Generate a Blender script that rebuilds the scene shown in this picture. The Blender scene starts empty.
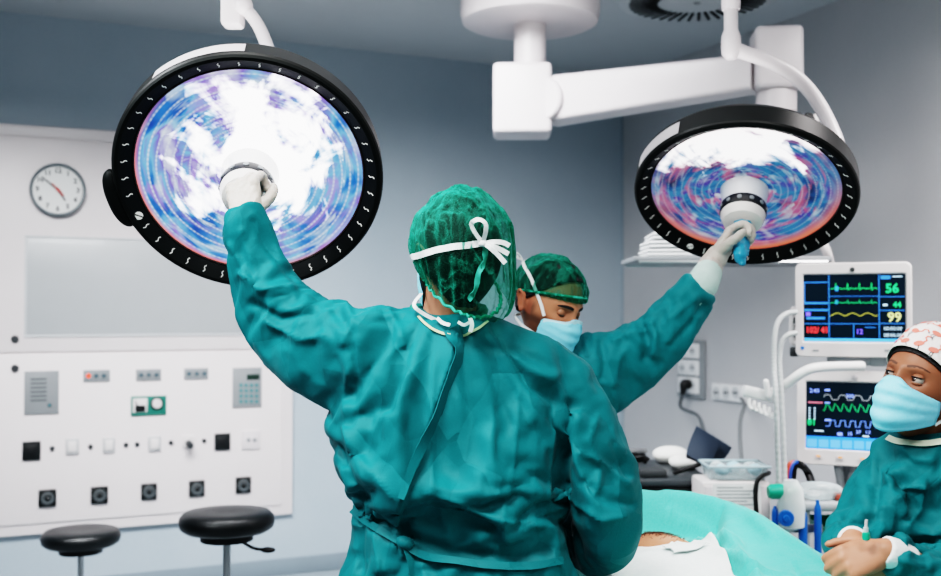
import bpy, bmesh, math, random
import numpy as np
from mathutils import Vector, Matrix, noise
from mathutils.bvhtree import BVHTree
random.seed(7); np.random.seed(7)
sc = bpy.context.scene
COL = sc.collection
PI = math.pi
# ------------------------------------------------------------------ camera frame
F = 1080.0; CX, CY = 470.5, 288.0
CAMZ = 1.56
TILT = math.atan(24/1080)
YAW = math.radians(24.87)            # the camera looks this far to the right of the room's +Y axis
CA, SA = math.cos(YAW), math.sin(YAW)
def A(*v): return np.array(v, float)
def P(px, py, d):                    # point seen at (px,py) at forward distance d: x right, y away, z up
    rx, ry = (px-CX)/F, -(py-CY)/F
    y = math.cos(TILT)-ry*math.sin(TILT); z = math.sin(TILT)+ry*math.cos(TILT)
    return A(rx/y*d, d, CAMZ+z/y*d)
def S(px, d): return px*d/F
def W(v):                            # camera-aligned frame -> room frame
    v = np.asarray(v, float); o = np.empty_like(v)
    o[..., 0] = v[..., 0]*CA+v[..., 1]*SA; o[..., 1] = -v[..., 0]*SA+v[..., 1]*CA; o[..., 2] = v[..., 2]
    return o
def proj(V):                         # inverse of P, for vertices in the camera-aligned frame
    V = np.asarray(V, float); z = V[:, 2]-CAMZ; y = V[:, 1]
    yf = y*math.cos(TILT)+z*math.sin(TILT); zu = -y*math.sin(TILT)+z*math.cos(TILT)
    return np.stack([CX+F*V[:, 0]/yf, CY-F*zu/yf], 1)
WALLY, WALLX, CEIL = 6.316, 4.085, 3.18
def back(px, py):                    # point of the back wall
    a = W(P(px, py, 1.0)-A(0, 0, CAMZ)); t = WALLY/a[1]; return A(a[0]*t, WALLY, CAMZ+a[2]*t)
def right(px, py):
    a = W(P(px, py, 1.0)-A(0, 0, CAMZ)); t = WALLX/a[0]; return A(WALLX, a[1]*t, CAMZ+a[2]*t)
def nrm(v): v = np.asarray(v, float); return v/max(1e-9, np.linalg.norm(v))
def frame(z, up=(0, 0, 1)):          # 3x3, columns x,y,z
    z = nrm(z); x = np.cross(up, z)
    if np.linalg.norm(x) < 1e-4: x = np.cross((0, 1, 0), z)
    x = nrm(x); return np.stack([x, np.cross(z, x), z], 1)
def Rx(a): c, s = math.cos(a), math.sin(a); return np.array([[1, 0, 0], [0, c, -s], [0, s, c]])
def Ry(a): c, s = math.cos(a), math.sin(a); return np.array([[c, 0, s], [0, 1, 0], [-s, 0, c]])
def Rz(a): c, s = math.cos(a), math.sin(a); return np.array([[c, -s, 0], [s, c, 0], [0, 0, 1]])
def sm(a, b, x): t = np.clip((np.asarray(x, float)-a)/(b-a), 0, 1); return t*t*(3-2*t)
# ------------------------------------------------------------------ geometry: (verts array, faces list)
def join(*gs):
    V, Fs, n = [], [], 0
    for g in gs:
        if g is None: continue
        v, f = g[0], g[1]; V.append(np.asarray(v, float).reshape(-1, 3)); Fs += [tuple(i+n for i in q) for q in f]; n += len(v)
    return (np.concatenate(V), Fs)
def xf(g, R=None, t=(0, 0, 0)):
    v = np.asarray(g[0], float)
    if R is not None: v = v@np.asarray(R).T
    return (v+np.asarray(t, float), g[1])
def loft(rings, cap=True, close=False):
    n = len(rings[0]); V = np.concatenate([np.asarray(r, float) for r in rings]); f = []
    m = len(rings)
    for i in range(m if close else m-1):
        a, b = i*n, ((i+1) % m)*n
        for j in range(n): k = (j+1) % n; f.append((a+j, a+k, b+k, b+j))
    if cap and not close: f.append(tuple(range(n))[::-1]); f.append(tuple((m-1)*n+j for j in range(n)))
    return (V, f)
def box(c, s, R=None, b=0.0, seg=2):
    bm = bmesh.new(); bmesh.ops.create_cube(bm, size=1)
    for v in bm.verts: v.co = Vector((v.co.x*s[0], v.co.y*s[1], v.co.z*s[2]))
    if b: bmesh.ops.bevel(bm, geom=bm.edges[:], offset=min(b, min(s)*.49), segments=seg, affect='EDGES', profile=.5)
    bm.verts.index_update(); V = np.array([v.co[:] for v in bm.verts]); f = [tuple(v.index for v in q.verts) for q in bm.faces]; bm.free()
    return xf((V, f), R, c)
def lathe(prof, o=(0, 0, 0), ax=(0, 0, 1), seg=32, cap=True, up=(0, 1, 0)):   # prof: (radius, height)
    R = frame(ax, up) ; th = np.arange(seg)*2*PI/seg
    rings = [np.stack([max(r, 1e-5)*np.cos(th), max(r, 1e-5)*np.sin(th), np.full(seg, h)], 1) for r, h in prof]
    return xf(loft(rings, cap), R, o)
def cyl(a, b, r, seg=20, r2=None, bev=0):
    a, b = A(*a), A(*b); h = np.linalg.norm(b-a); r2 = r if r2 is None else r2
    p = [(r, 0), (r2, h)] if not bev else [(r-bev, 0), (r, bev), (r2, h-bev), (r2-bev, h)]
    return lathe(p, a, b-a, seg)
def cat(pts, n=8):
    p = [A(*q) for q in pts]
    if len(p) < 3: return np.array([p[0]+(p[1]-p[0])*t for t in np.linspace(0, 1, n+1)])
    p = [2*p[0]-p[1]]+p+[2*p[-1]-p[-2]]; o = []
    for i in range(1, len(p)-2):
        for t in np.arange(n)/n:
            o.append(.5*(2*p[i]+(p[i+1]-p[i-1])*t+(2*p[i-1]-5*p[i]+4*p[i+1]-p[i+2])*t*t+(3*p[i]-p[i-1]-3*p[i+1]+p[i+2])*t**3))
    o.append(p[-2]); return np.array(o)
def tube(pts, r, seg=10, n=6, cap=True, smooth=True, flat=1.0, up=None, rnd=False):
    r = [r]*len(pts) if np.isscalar(r) else list(r)
    q = cat([tuple(p)+(rr,) for p, rr in zip(pts, r)], n) if smooth and len(pts) > 2 else np.array([tuple(p)+(rr,) for p, rr in zip(pts, r)])
    c, rad = q[:, :3], np.abs(q[:, 3])
    if rnd:                          # rounded ends
        d0 = nrm(c[0]-c[1]); d1 = nrm(c[-1]-c[-2])
        a = [(.92, .4), (.7, .71), (.38, .92), (.05, 1.0)]
        c = np.concatenate([[c[0]+d0*rad[0]*h for k, h in a[::-1]], c, [c[-1]+d1*rad[-1]*h for k, h in a]])
        rad = np.concatenate([[rad[0]*k for k, h in a[::-1]], rad, [rad[-1]*k for k, h in a]])
    T = np.gradient(c, axis=0); T /= np.maximum(1e-9, np.linalg.norm(T, axis=1))[:, None]
    u = up if up is not None else ((0, 0, 1) if abs(T[0][2]) < .9 else (0, 1, 0))
    x = nrm(np.cross(u, T[0])); rings = []; th = np.arange(seg)*2*PI/seg
    for i in range(len(c)):
        x = nrm(x-T[i]*np.dot(x, T[i])); y = np.cross(T[i], x)
        rings.append(c[i]+rad[i]*(np.cos(th)[:, None]*x+np.sin(th)[:, None]*y*flat))
    return loft(rings, cap)
def ball(c, r, nu=24, nv=16, R=None):
    r = (r, r, r) if np.isscalar(r) else r
    prof = [(math.sin(PI*i/nv), -math.cos(PI*i/nv)) for i in range(nv+1)]
    g = lathe(prof, seg=nu); return xf((g[0]*np.array(r), g[1]), R, c)
def grid(Pt):                        # Pt[i][j] -> point
    Pt = np.asarray(Pt, float); a, b = Pt.shape[:2]
    return (Pt.reshape(-1, 3), [(i*b+j, i*b+j+1, (i+1)*b+j+1, (i+1)*b+j) for i in range(a-1) for j in range(b-1)])
def solid(g, t):                     # give an open sheet a thickness
    bm = to_bm(g); bmesh.ops.recalc_face_normals(bm, faces=bm.faces[:]); bm.normal_update()
    V = np.array([v.co[:] for v in bm.verts]); N = np.array([v.normal[:] for v in bm.verts])
    E = [(e.verts[0].index, e.verts[1].index, e.link_faces[0]) for e in bm.edges if len(e.link_faces) == 1]
    n = len(V); f = [tuple(v.index for v in q.verts) for q in bm.faces]
    fs = f+[tuple(i+n for i in q[::-1]) for q in f]
    for a, b, q in E:
        o = [v.index for v in q.verts]; i = o.index(a)
        if o[(i+1) % len(o)] != b: a, b = b, a
        fs.append((b, a, a+n, b+n))
    bm.free(); return (np.concatenate([V+N*t/2, V-N*t/2]), fs)
def ribbon(pts, w, nor, n=6, t=.0012):   # flat strap: centre points, width, outward normals
    k = len(pts); w = [w]*k if np.isscalar(w) else w
    nor = [nor]*k if np.ndim(nor) == 1 else nor
    q = cat([tuple(p)+tuple(m)+(ww,) for p, m, ww in zip(pts, nor, w)], n)
    c = q[:, :3]; T = np.gradient(c, axis=0); rows = []
    for i in range(len(c)):
        s = nrm(np.cross(nrm(T[i]), nrm(q[i, 3:6])))*q[i, 6]/2
        rows.append([c[i]-s, c[i], c[i]+s])
    return solid(grid(rows), t)
def prism(poly, o, R, h):            # polygon in local xy, extruded along local z
    p = np.asarray(poly, float); n = len(p)
    return xf(loft([np.c_[p, np.zeros(n)], np.c_[p, np.full(n, h)]]), R, o)
def rrect(w, h, r, n=5):
    o = []
    for sx, sy, a in ((1, 1, 0), (-1, 1, 90), (-1, -1, 180), (1, -1, 270)):
        for k in range(n+1):
            t = math.radians(a+90*k/n); o.append((sx*(w/2-r)+r*math.cos(t), sy*(h/2-r)+r*math.sin(t)))
    return o
def to_bm(g):
    bm = bmesh.new(); vs = [bm.verts.new(v) for v in np.asarray(g[0])]
    for q in g[1]:
        try: bm.faces.new([vs[i] for i in q])
        except ValueError: pass
    bm.verts.index_update(); return bm
def to_mesh(name, g):
    me = bpy.data.meshes.new(name); me.from_pydata(np.asarray(g[0], float).tolist(), [], [list(q) for q in g[1]]); me.update(); return me
def normals(g):
    me = to_mesh('t', g); n = len(me.vertices); a = np.empty(n*3); me.vertices.foreach_get('normal', a); bpy.data.meshes.remove(me); return a.reshape(-1, 3)
def remesh(g, vox, smooth=0, fac=.5):
    me = to_mesh('t', g); bm = bmesh.new(); bm.from_mesh(me); bmesh.ops.recalc_face_normals(bm, faces=bm.faces[:]); bm.to_mesh(me); bm.free()
    o = bpy.data.objects.new('t', me); COL.objects.link(o)
    m = o.modifiers.new('r', 'REMESH'); m.mode = 'VOXEL'; m.voxel_size = vox; m.adaptivity = 0
    if smooth: s = o.modifiers.new('s', 'SMOOTH'); s.iterations = smooth; s.factor = fac
    dg = bpy.context.evaluated_depsgraph_get(); dg.update(); ev = o.evaluated_get(dg); m2 = ev.to_mesh()
    V = np.empty(len(m2.vertices)*3); m2.vertices.foreach_get('co', V); V = V.reshape(-1, 3)
    fs = [tuple(p.vertices) for p in m2.polygons]; ev.to_mesh_clear()
    bpy.data.objects.remove(o); bpy.data.meshes.remove(me); return (V, fs)
def bvh(g): return BVHTree.FromPolygons([tuple(v) for v in np.asarray(g[0])], [tuple(q) for q in g[1]])
def ray(t, px, py):                  # where the sight line through a pixel meets a surface
    o = Vector((0, 0, CAMZ)); d = (Vector(P(px, py, 1.0))-o).normalized(); h = t.ray_cast(o, d)
    if h[0] is None: return (None, None)
    return A(*h[0]), A(*h[1])*(1 if h[1].dot(d) < 0 else -1)
def nz(p, f, seed=0.0): return noise.noise(Vector((p[0]*f+seed, p[1]*f-seed*.7, p[2]*f+seed*1.3)))
def nza(V, f, seed=0.0): return np.array([noise.noise(Vector((p[0]+seed, p[1]-seed*.7, p[2]+seed*1.3))) for p in np.asarray(V)*f])
# ------------------------------------------------------------------ objects
def empty(name, loc): o = bpy.data.objects.new(name, None); COL.objects.link(o); o.location = [float(x) for x in loc]; o.empty_display_size = .1; o['wl'] = 0; del o['wl']; return o
def tag(o, label=None, cat=None, group=None, kind=None):
    if label: o['label'] = label
    if cat: o['category'] = cat
    if group: o['group'] = group
    if kind: o['kind'] = kind
    return o
LOC = {}
def thing(name, label, cat, loc, group=None, v=True):
    loc = W(A(*loc)) if v else A(*loc); o = empty(name, loc); LOC[o.name] = loc; return tag(o, label, cat, group)
def mk(name, g, mat, parent=None, v=True, smooth=True, ang=35, base=None, kind=None, attr=None, label=None):
    """one mesh object; geometry given in the camera-aligned frame (v) or the room frame"""
    V = W(g[0]) if v else np.asarray(g[0], float)
    if parent is not None: loc = LOC[parent.name]
    elif base is not None: loc = W(A(*base)) if v else A(*base)
    else: loc = A((V[:, 0].min()+V[:, 0].max())/2, (V[:, 1].min()+V[:, 1].max())/2, V[:, 2].min())
    me = to_mesh(name, (V-loc, g[1]))
    bm = bmesh.new(); bm.from_mesh(me); bmesh.ops.recalc_face_normals(bm, faces=bm.faces[:]); bm.to_mesh(me); bm.free()
    if smooth:
        me.polygons.foreach_set('use_smooth', [True]*len(me.polygons))
        if ang and ang < 179: me.set_sharp_from_angle(angle=math.radians(ang))
    for m in (mat if isinstance(mat, (list, tuple)) else [mat]): me.materials.append(m)
    if attr:
        for k, a in attr.items():
            a = np.asarray(a, float)
            if a.ndim == 2: at = me.attributes.new(k, 'FLOAT_VECTOR', 'POINT'); at.data.foreach_set('vector', a.ravel())
            else: at = me.attributes.new(k, 'FLOAT', 'POINT'); at.data.foreach_set('value', a)
    o = bpy.data.objects.new(name, me); COL.objects.link(o)
    if parent is not None: o.parent = parent; o.location = (0, 0, 0)
    else: o.location = loc
    LOC[o.name] = loc
    if kind: o['kind'] = kind
    if label: o['label'] = label
    return o
def mkm(name, parts, parent=None, **k):   # one mesh, a material for each (geometry, material) pair
    o = mk(name, join(*[g for g, m in parts]), [m for g, m in parts], parent, **k)
    idx = []
    for i, (g, m) in enumerate(parts): idx += [i]*len(g[1])
    o.data.polygons.foreach_set('material_index', idx); return o
def text(s, h, o, R, bold=False, align='CENTER', ext=.0004, sx=1.0):   # flat lettering in local xy
    c = bpy.data.curves.new('t', 'FONT'); c.body = s; c.size = h*1.38; c.align_x = align; c.align_y = 'CENTER'; c.extrude = ext; c.resolution_u = 2
    if bold: c.offset = h*.03
    ob = bpy.data.objects.new('t', c); COL.objects.link(ob); dg = bpy.context.evaluated_depsgraph_get(); dg.update()
    me = bpy.data.meshes.new_from_object(ob.evaluated_get(dg)); V = np.array([v.co[:] for v in me.vertices]).reshape(-1, 3); f = [tuple(p.vertices) for p in me.polygons]
    bpy.data.objects.remove(ob); bpy.data.curves.remove(c); bpy.data.meshes.remove(me); V[:, 0] *= sx
    return xf((V, f), R, o)
# ------------------------------------------------------------------ materials
def lin(c):
    if isinstance(c, str): c = [int(c[i:i+2], 16)/255 for i in (0, 2, 4)]
    return tuple(x/12.92 if x <= .04045 else ((x+.055)/1.055)**2.4 for x in c)+(1,)
class NT:
    def __init__(s, name):
        s.m = bpy.data.materials.new(name); s.m.use_nodes = True; s.t = s.m.node_tree; s.t.nodes.clear()
        s.out = s.n('ShaderNodeOutputMaterial'); s.L = s.t.links.new
    def n(s, t, **k):
        x = s.t.nodes.new(t)
        for a, b in k.items(): setattr(x, a, b)
        return x
    def math(s, op, a, b=None, c=None):
        x = s.n('ShaderNodeMath', operation=op)
        for i, q in enumerate((a, b, c)):
            if q is None: continue
            if isinstance(q, (int, float)): x.inputs[i].default_value = q
            else: s.L(q, x.inputs[i])
        return x.outputs[0]
    def ramp(s, fac, stops, interp='LINEAR'):
        r = s.n('ShaderNodeValToRGB'); e = r.color_ramp; e.interpolation = interp
        while len(e.elements) < len(stops): e.elements.new(.5)
        for i, (p, c) in enumerate(stops): e.elements[i].position = p; e.elements[i].color = c if len(c) == 4 else tuple(c)+(1,)
        s.L(fac, r.inputs[0]); return r.outputs[0]
    def mix(s, f, a, b, bt='MIX'):
        x = s.n('ShaderNodeMix', data_type='RGBA', blend_type=bt)
        for i, q in ((0, f), (6, a), (7, b)):
            if isinstance(q, (int, float)): x.inputs[i].default_value = q
            elif isinstance(q, tuple): x.inputs[i].default_value = q
            else: s.L(q, x.inputs[i])
        return x.outputs[2]
    def noise(s, scale, detail=3, vec=None, rough=.55, dist=0, dim='3D'):
        x = s.n('ShaderNodeTexNoise', noise_dimensions=dim); x.inputs['Scale'].default_value = scale; x.inputs['Detail'].default_value = detail
        x.inputs['Roughness'].default_value = rough; x.inputs['Distortion'].default_value = dist
        if vec is not None: s.L(vec, x.inputs['Vector'])
        return x.outputs['Fac']
    def obj(s): return s.n('ShaderNodeTexCoord').outputs['Object']
    def attr(s, k): x = s.n('ShaderNodeAttribute'); x.attribute_name = k; return x
    def bsdf(s, col, rough=.5, metal=0, spec=.5, bump=None, bstr=.3, bdist=.01, em=None, est=0, trans=0, alpha=1, sheen=0, sss=0, coat=0):
        b = s.n('ShaderNodeBsdfPrincipled'); I = b.inputs
        def st(k, q):
            if isinstance(q, (int, float, tuple)): I[k].default_value = q
            else: s.L(q, I[k])
        st('Base Color', col); st('Roughness', rough); st('Metallic', metal); st('Specular IOR Level', spec); st('Transmission Weight', trans); st('Alpha', alpha); st('Sheen Weight', sheen); st('Subsurface Weight', sss); st('Coat Weight', coat)
        if sss: I['Subsurface Radius'].default_value = (.012, .005, .003); I['Subsurface Scale'].default_value = 1.0
        if em is not None: st('Emission Color', em); st('Emission Strength', est)
        if bump is not None:
            u = s.n('ShaderNodeBump'); u.inputs['Strength'].default_value = bstr; u.inputs['Distance'].default_value = bdist; s.L(bump, u.inputs['Height']); s.L(u.outputs[0], I['Normal'])
        s.L(b.outputs[0], s.out.inputs[0]); return b
_M = {}
def mat(name, c, rough=.5, metal=0, var=.06, vs=8, bump=0, bs=40, spec=.5, em=0, coat=0, sss=0):
    if name in _M: return _M[name]
    t = NT(name); c = lin(c); o = t.obj()
    col = t.mix(t.noise(vs, 4, o), tuple(x*(1-var) for x in c[:3])+(1,), tuple(min(1, x*(1+var)) for x in c[:3])+(1,))
    t.bsdf(col, rough, metal, spec, t.noise(bs, 3, o) if bump else None, bump, em=c if em else None, est=em, coat=coat, sss=sss)
    _M[name] = t.m; return t.m
def clear(name, c, op=.25, rough=.1):    # thin clear plastic
    t = NT(name); b = t.bsdf(lin(c), rough, spec=.6); tr = t.n('ShaderNodeBsdfTransparent'); x = t.n('ShaderNodeMixShader')
    lw = t.n('ShaderNodeLayerWeight'); lw.inputs[0].default_value = .45
    f = t.math('MULTIPLY_ADD', lw.outputs['Facing'], .6, op); f = t.math('MINIMUM', f, 1.0)
    t.L(f, x.inputs[0]); t.L(tr.outputs[0], x.inputs[1]); t.L(b.outputs[0], x.inputs[2]); t.L(x.outputs[0], t.out.inputs[0]); return t.m
WHITE = mat('white_enamel', 'c9c3c5', .35); WHITEM = mat('white_plastic', 'd0cbca', .45); BLACK = mat('black_plastic', '17191b', .45)
STEEL = mat('brushed_steel', 'b4b6b8', .3, .9); GREYP = mat('grey_plastic', '8e9092', .5); DARKG = mat('dark_grey_plastic', '35383a', .5)
RUBBER = mat('black_rubber', '141516', .6); LEATHER = mat('black_vinyl', '14181a', .38, bump=.15, bs=160)
# ================================================================== THE ROOM
def wallmat(nm='vinyl_wall', a='95a4ae', b='a5b0b8', c_='b4bcc2'):
    t = NT(nm); o = t.obj(); n = t.noise(3.0, 5, o); n2 = t.noise(60, 3, o)
    c = t.mix(n, lin(a), lin(b)); c = t.mix(t.math('MULTIPLY', n2, .35), c, lin(c_))
    t.bsdf(c, .62, spec=.35, bump=n2, bstr=.08, bdist=.004); return t.m
WALLM = wallmat()
def slab(name, lo, hi, m, b=0):
    lo, hi = A(*lo), A(*hi); return tag(mk(name, box((lo+hi)/2, hi-lo, b=b), m, v=False, ang=30), kind='structure')
XL, YF = -3.9, -1.6
slab('floor', (XL, YF, -.1), (WALLX+.1, WALLY+.1, 0), mat('grey_vinyl_floor', '8c979d', .4, var=.08, vs=5))
slab('ceiling', (XL, .9, CEIL), (WALLX+.1, WALLY+.1, CEIL+.1), mat('painted_ceiling', 'b4b8bb', .8, var=.03))
slab('wall_back', (XL, WALLY, 0), (WALLX+.1, WALLY+.1, CEIL), WALLM)
slab('wall_right', (WALLX, YF, 0), (WALLX+.1, WALLY, CEIL), wallmat('vinyl_wall_right', 'aaacaf', 'b6b6b8', 'c0c0c1'))
slab('wall_left', (XL-.1, 1.2, 0), (XL, WALLY+.1, CEIL), WALLM)
slab('trim_1', (WALLX-.012, WALLY-.012, 0), (WALLX+.0, WALLY+.0, CEIL), mat('corner_trim', '97a4ad', .5))
slab('baseboard_back', (XL, WALLY-.012, 0), (WALLX, WALLY, .1), mat('base_vinyl', '7a868e', .5), .004)
slab('baseboard_right', (WALLX-.012, YF, 0), (WALLX, WALLY, .1), mat('base_vinyl', '7a868e', .5), .004)

# ------------------------------------------------------------------ built-in service panel on the back wall
def rect(a, b, c, d, out, th, bev=.002, to=back):   # px rectangle on the back wall, front face at distance `out`
    p, q = to(a, b), to(c, d); x = (p[0]+q[0])/2; z = (p[2]+q[2])/2
    return box((x, WALLY-out+th/2, z), (abs(q[0]-p[0]), th, abs(p[2]-q[2])), b=bev)
def disc(px, py, r, out, th, seg=16):
    p = back(px, py); return lathe([(r, 0), (r, th*.7), (r*.85, th)], (p[0], WALLY-out+th, p[2]), (0, -1, 0), seg, up=(0, 0, 1))
PANEL = mat('panel_white', 'dad3d3', .4, var=.02); GROOVE = mat('panel_groove', '9fa3a6', .6); PGREY = mat('panel_grey', '85888a', .5)
pr = back(291, 513); pt = back(60, 128)[2]; pl_ = back(-70, 300)[0]; mid = back(100, 352)[2]; x1 = pr[0]
pan = thing('service_panel', 'large white built-in service panel with sockets and gauges on the back wall', 'panel', ((pl_+x1)/2, WALLY-.03, pr[2]), v=False)
def wbox(x0, z0, x1, z1, out, th, bev=.003): return box(((x0+x1)/2, WALLY-out+th/2, (z0+z1)/2), (x1-x0, th, z1-z0), b=bev)
mk('back_plate', wbox(pl_, pr[2], x1, pt, .030, .03, .004), PANEL, pan, v=False)
hz = back(60, 142)[2]; gx = back(281, 430)[0]
mk('top_rail', join(wbox(pl_, hz+.012, x1, pt-.004, .038, .01)), PANEL, pan, v=False)
mk('upper_door', join(wbox(pl_, mid+.006, gx-.004, hz-.004, .039, .012)), PANEL, pan, v=False)
lowz = back(290, 503)[2]
mk('lower_door', wbox(pl_, lowz, gx-.004, mid-.006, .039, .012), PANEL, pan, v=False)
FR = mat('viewer_glass', 'a9acae', .35, var=.03, coat=.1)
vs = mk('viewing_window', rect(27, 238, 262, 333, .042, .006), FR, pan, v=False)
p, q = back(27, 238), back(262, 333)
def edge(x0, z0, x1, z1, o, w, th):
    return join(wbox(x0-w, z1-w, x1+w, z1, o, th, .001), wbox(x0-w, z0, x1+w, z0+w, o, th, .001), wbox(x0-w, z1, x0, z0, o, th, .001), wbox(x1, z1, x1+w, z0, o, th, .001))
mk('window_frame', edge(p[0], p[2], q[0], q[2], .045, .012, .012), mat('frame_grey', 'bcbec0', .4), pan, v=False)
for x, y in ((14.7, 339), (14.7, 368), (267, 364)): mk('lock_button', disc(x, y, .02, .052, .016), DARKG, pan, v=False)
# lower door fittings
ic = mk('intercom_plate', rect(24, 371, 58, 413, .046, .012), PGREY, pan, v=False)
mk('speaker_slots', join(*[rect(30, 378+i*4.2, 46, 379.4+i*4.2, .0475, .004, 0) for i in range(6)], disc(49, 404.5, .011, .05, .006)), mat('slot_dark', '5c6264', .6), ic, v=False)
mk('call_light', disc(49, 404.5, .006, .052, .004), mat('teal_lamp', '3c7c86', .3), ic, v=False)
for k, (a, b, c, d) in enumerate(((82.7, 369.8, 109, 381), (135, 369, 160, 380), (182.7, 368, 206.7, 378.7))):
    o = mk('indicator_module', rect(a, b, c, d, .046, .012), PGREY, pan, v=False)
    for j in range(3): mk('indicator_lens', disc(a+5+j*7.6, (b+d)/2, .012, .05, .006), (mat('red_lamp', 'e0452e', .4, em=1.2) if (k == 0 and j == 0) else mat('dark_lens', '4d5f66', .3)), o, v=False)
g = mk('gauge_module', rect(130, 396, 165, 414, .048, .014), mat('gauge_green', '2c6e62', .4), pan, v=False)
mk('dial_face', rect(131.5, 398, 146, 411.5, .051, .005), WHITEM, g, v=False)
p = back(139, 409); mk('needle', join(tube([p+A(0, -.0, 0)+A(0, WALLY*0-.053, 0), p+A(-.03, -.053, .05)], .003, 6), rect(134, 405, 144, 411, .053, .003, 0)), BLACK, g, v=False)
mk('selector_knob', disc(155.5, 403, .028, .066, .02), WHITEM, g, v=False)
mk('selector_ring', disc(155.5, 403, .036, .052, .006), BLACK, g, v=False)
kp = mk('keypad_module', rect(231, 367.6, 259.6, 406, .048, .014), PGREY, pan, v=False)
mk('display', rect(245, 374, 257.5, 379, .05, .004, .0005), mat('lcd_green', '22352f', .3), kp, v=False)
mk('key', join(*[rect(237.5+i*5.2, 383+j*5.4, 240.7+i*5.2, 386.2+j*5.4, .052, .006, .001) for i in range(4) for j in range(4)]), mat('key_teal', '4e7c80', .5), kp, v=False)
def sw(a, b, c, d, m, inner, mi):
    o = mk('switch', rect(a, b, c, d, .05, .014, .003), m, pan, v=False)
    mk('rocker', rect(a+inner, b+inner, c-inner, d-inner, .055, .008, .002), mi, o, v=False)
SWB = mat('socket_black', '161a1b', .45)
sw(22, 441, 40, 459, SWB, 4, BLACK); sw(213, 433, 228.5, 449, SWB, 4, BLACK)
for a, b, c, d in ((65, 438, 78, 453), (102, 437, 114, 451.6), (147, 435.6, 159.6, 450)): sw(a, b, c, d, mat('switch_grey', 'b4b4b5', .5), 2.5, WHITEM)
o = mk('jack', rect(181, 434.7, 192.5, 446, .05, .014), WHITEM, pan, v=False); p = back(187, 442)
mk('plug', join(tube([p+A(0, -.05, 0), p+A(0, -.11, -.01)], .018, 12, smooth=False)), DARKG, o, v=False)
o = mk('socket', rect(240.5, 430, 258, 447.6, .05, .014, .003), WHITE, pan, v=False)
mk('socket_holes', join(disc(246.5, 439, .012, .053, .004), disc(252.5, 439, .012, .053, .004)), PGREY, o, v=False)
for x, y in ((51.6, 447.6), (89.8, 445.8), (125, 444), (136, 443.6), (169.8, 441.8), (202.7, 440)): mk('pilot_light', disc(x, y, .013, .05, .012), DARKG, pan, v=False)
for a, b, c, d in ((38, 489, 55.6, 505), (90, 486, 107, 502), (140, 483, 155.6, 498), (187.6, 480, 203, 495), (234, 476.5, 249, 491.6)):
    o = mk('gas_outlet', rect(a, b, c, d, .052, .016, .004), SWB, pan, v=False); x, y = (a+c)/2, (b+d)/2
    pp = back(x, y); mk('outlet_ring', lathe([(.034, 0), (.034, .012), (.022, .014), (.02, .004)], (pp[0], WALLY-.052, pp[2]), (0, -1, 0), 20, up=(0, 0, 1)), mat('outlet_grey', '6d7274', .35, .6), o, v=False)
    mk('outlet_pin', lathe([(.012, 0), (.012, .01), (.006, .014)], (pp[0], WALLY-.052, pp[2]), (0, -1, 0), 12, up=(0, 0, 1)), BLACK, o, v=False)

# ------------------------------------------------------------------ clock
c = back(57, 191); rc = abs(back(85, 191)[0]-back(29, 191)[0])/2
ck = thing('wall_clock', 'round white wall clock with grey rim on the white panel', 'clock', (c[0], WALLY-.045, c[2]), v=False)
o0 = A(c[0], WALLY-.045, c[2]); RW = np.stack([A(1, 0, 0), A(0, 0, 1), A(0, -1, 0)], 1)   # local x right, y up, z out of the wall
def onclk(g): return xf(g, RW, o0)
mk('clock_rim', onclk(lathe([(rc*.9, 0), (rc, .004), (rc, .03), (rc*.96, .036), (rc*.91, .034), (rc*.89, .02)], seg=48, cap=False)), mat('clock_rim', '6f777b', .35), ck, v=False)
I3 = np.eye(3)
mkm('clock_face', [(onclk(lathe([(rc*.95, .004), (rc*.9, .016)], seg=48)), mat('clock_white', 'e6e6e4', .5, var=.01)), (onclk(join(*[text(str(h), rc*.19, A(math.sin(h*PI/6)*rc*.72, math.cos(h*PI/6)*rc*.72, .0165), I3, True) for h in range(1, 13)])), BLACK)], ck, v=False, smooth=False)
def hand(a, l, w, z, back_=.2): R = Rz(-a); return onclk(prism([(-w, -l*back_), (w, -l*back_), (w*.5, l), (-w*.5, l)], A(0, 0, z), R, .002))
mk('hour_hand', hand(math.radians(146), rc*.48, rc*.045, .019), BLACK, ck, v=False, smooth=False)
mk('minute_hand', hand(math.radians(309), rc*.72, rc*.035, .022), BLACK, ck, v=False, smooth=False)
mk('second_hand', join(hand(math.radians(318), rc*.3, rc*.03, .025, 1.0), onclk(lathe([(rc*.06, .018), (rc*.06, .029)], seg=14))), mat('hand_red', 'c23a30', .5), ck, v=False, smooth=False)

# ------------------------------------------------------------------ ceiling swirl diffuser
def ceilp(px, py):
    a = P(px, py, 1.0)-A(0, 0, CAMZ); t = (CEIL-CAMZ)/a[2]; return A(a[0]*t, a[1]*t, CEIL)
vc = ceilp(697, -1)
vt = thing('ceiling_vent', 'round swirl air diffuser with dark radial slots in the ceiling', 'vent', vc+A(0, 0, -.02))
mk('diffuser_plate', lathe([(.40, -.001), (.40, -.010), (.385, -.016), (0.02, -.016)], vc, (0, 0, 1), 64), mat('vent_white', 'b9bcbe', .6), vt)
sl = []
for k in range(40):
    a = 2*PI*k/40; R = Rz(a); sl.append(xf(box((.275, .02, -.019), (.15, .017, .008), Rz(.12), b=.003), R, vc))
mk('slots', join(*sl), mat('slot_black', '202426', .7), vt)
mk('hub_screw', lathe([(.02, -.022), (.015, -.026)], vc, (0, 0, 1), 16), GREYP, vt)

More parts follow.
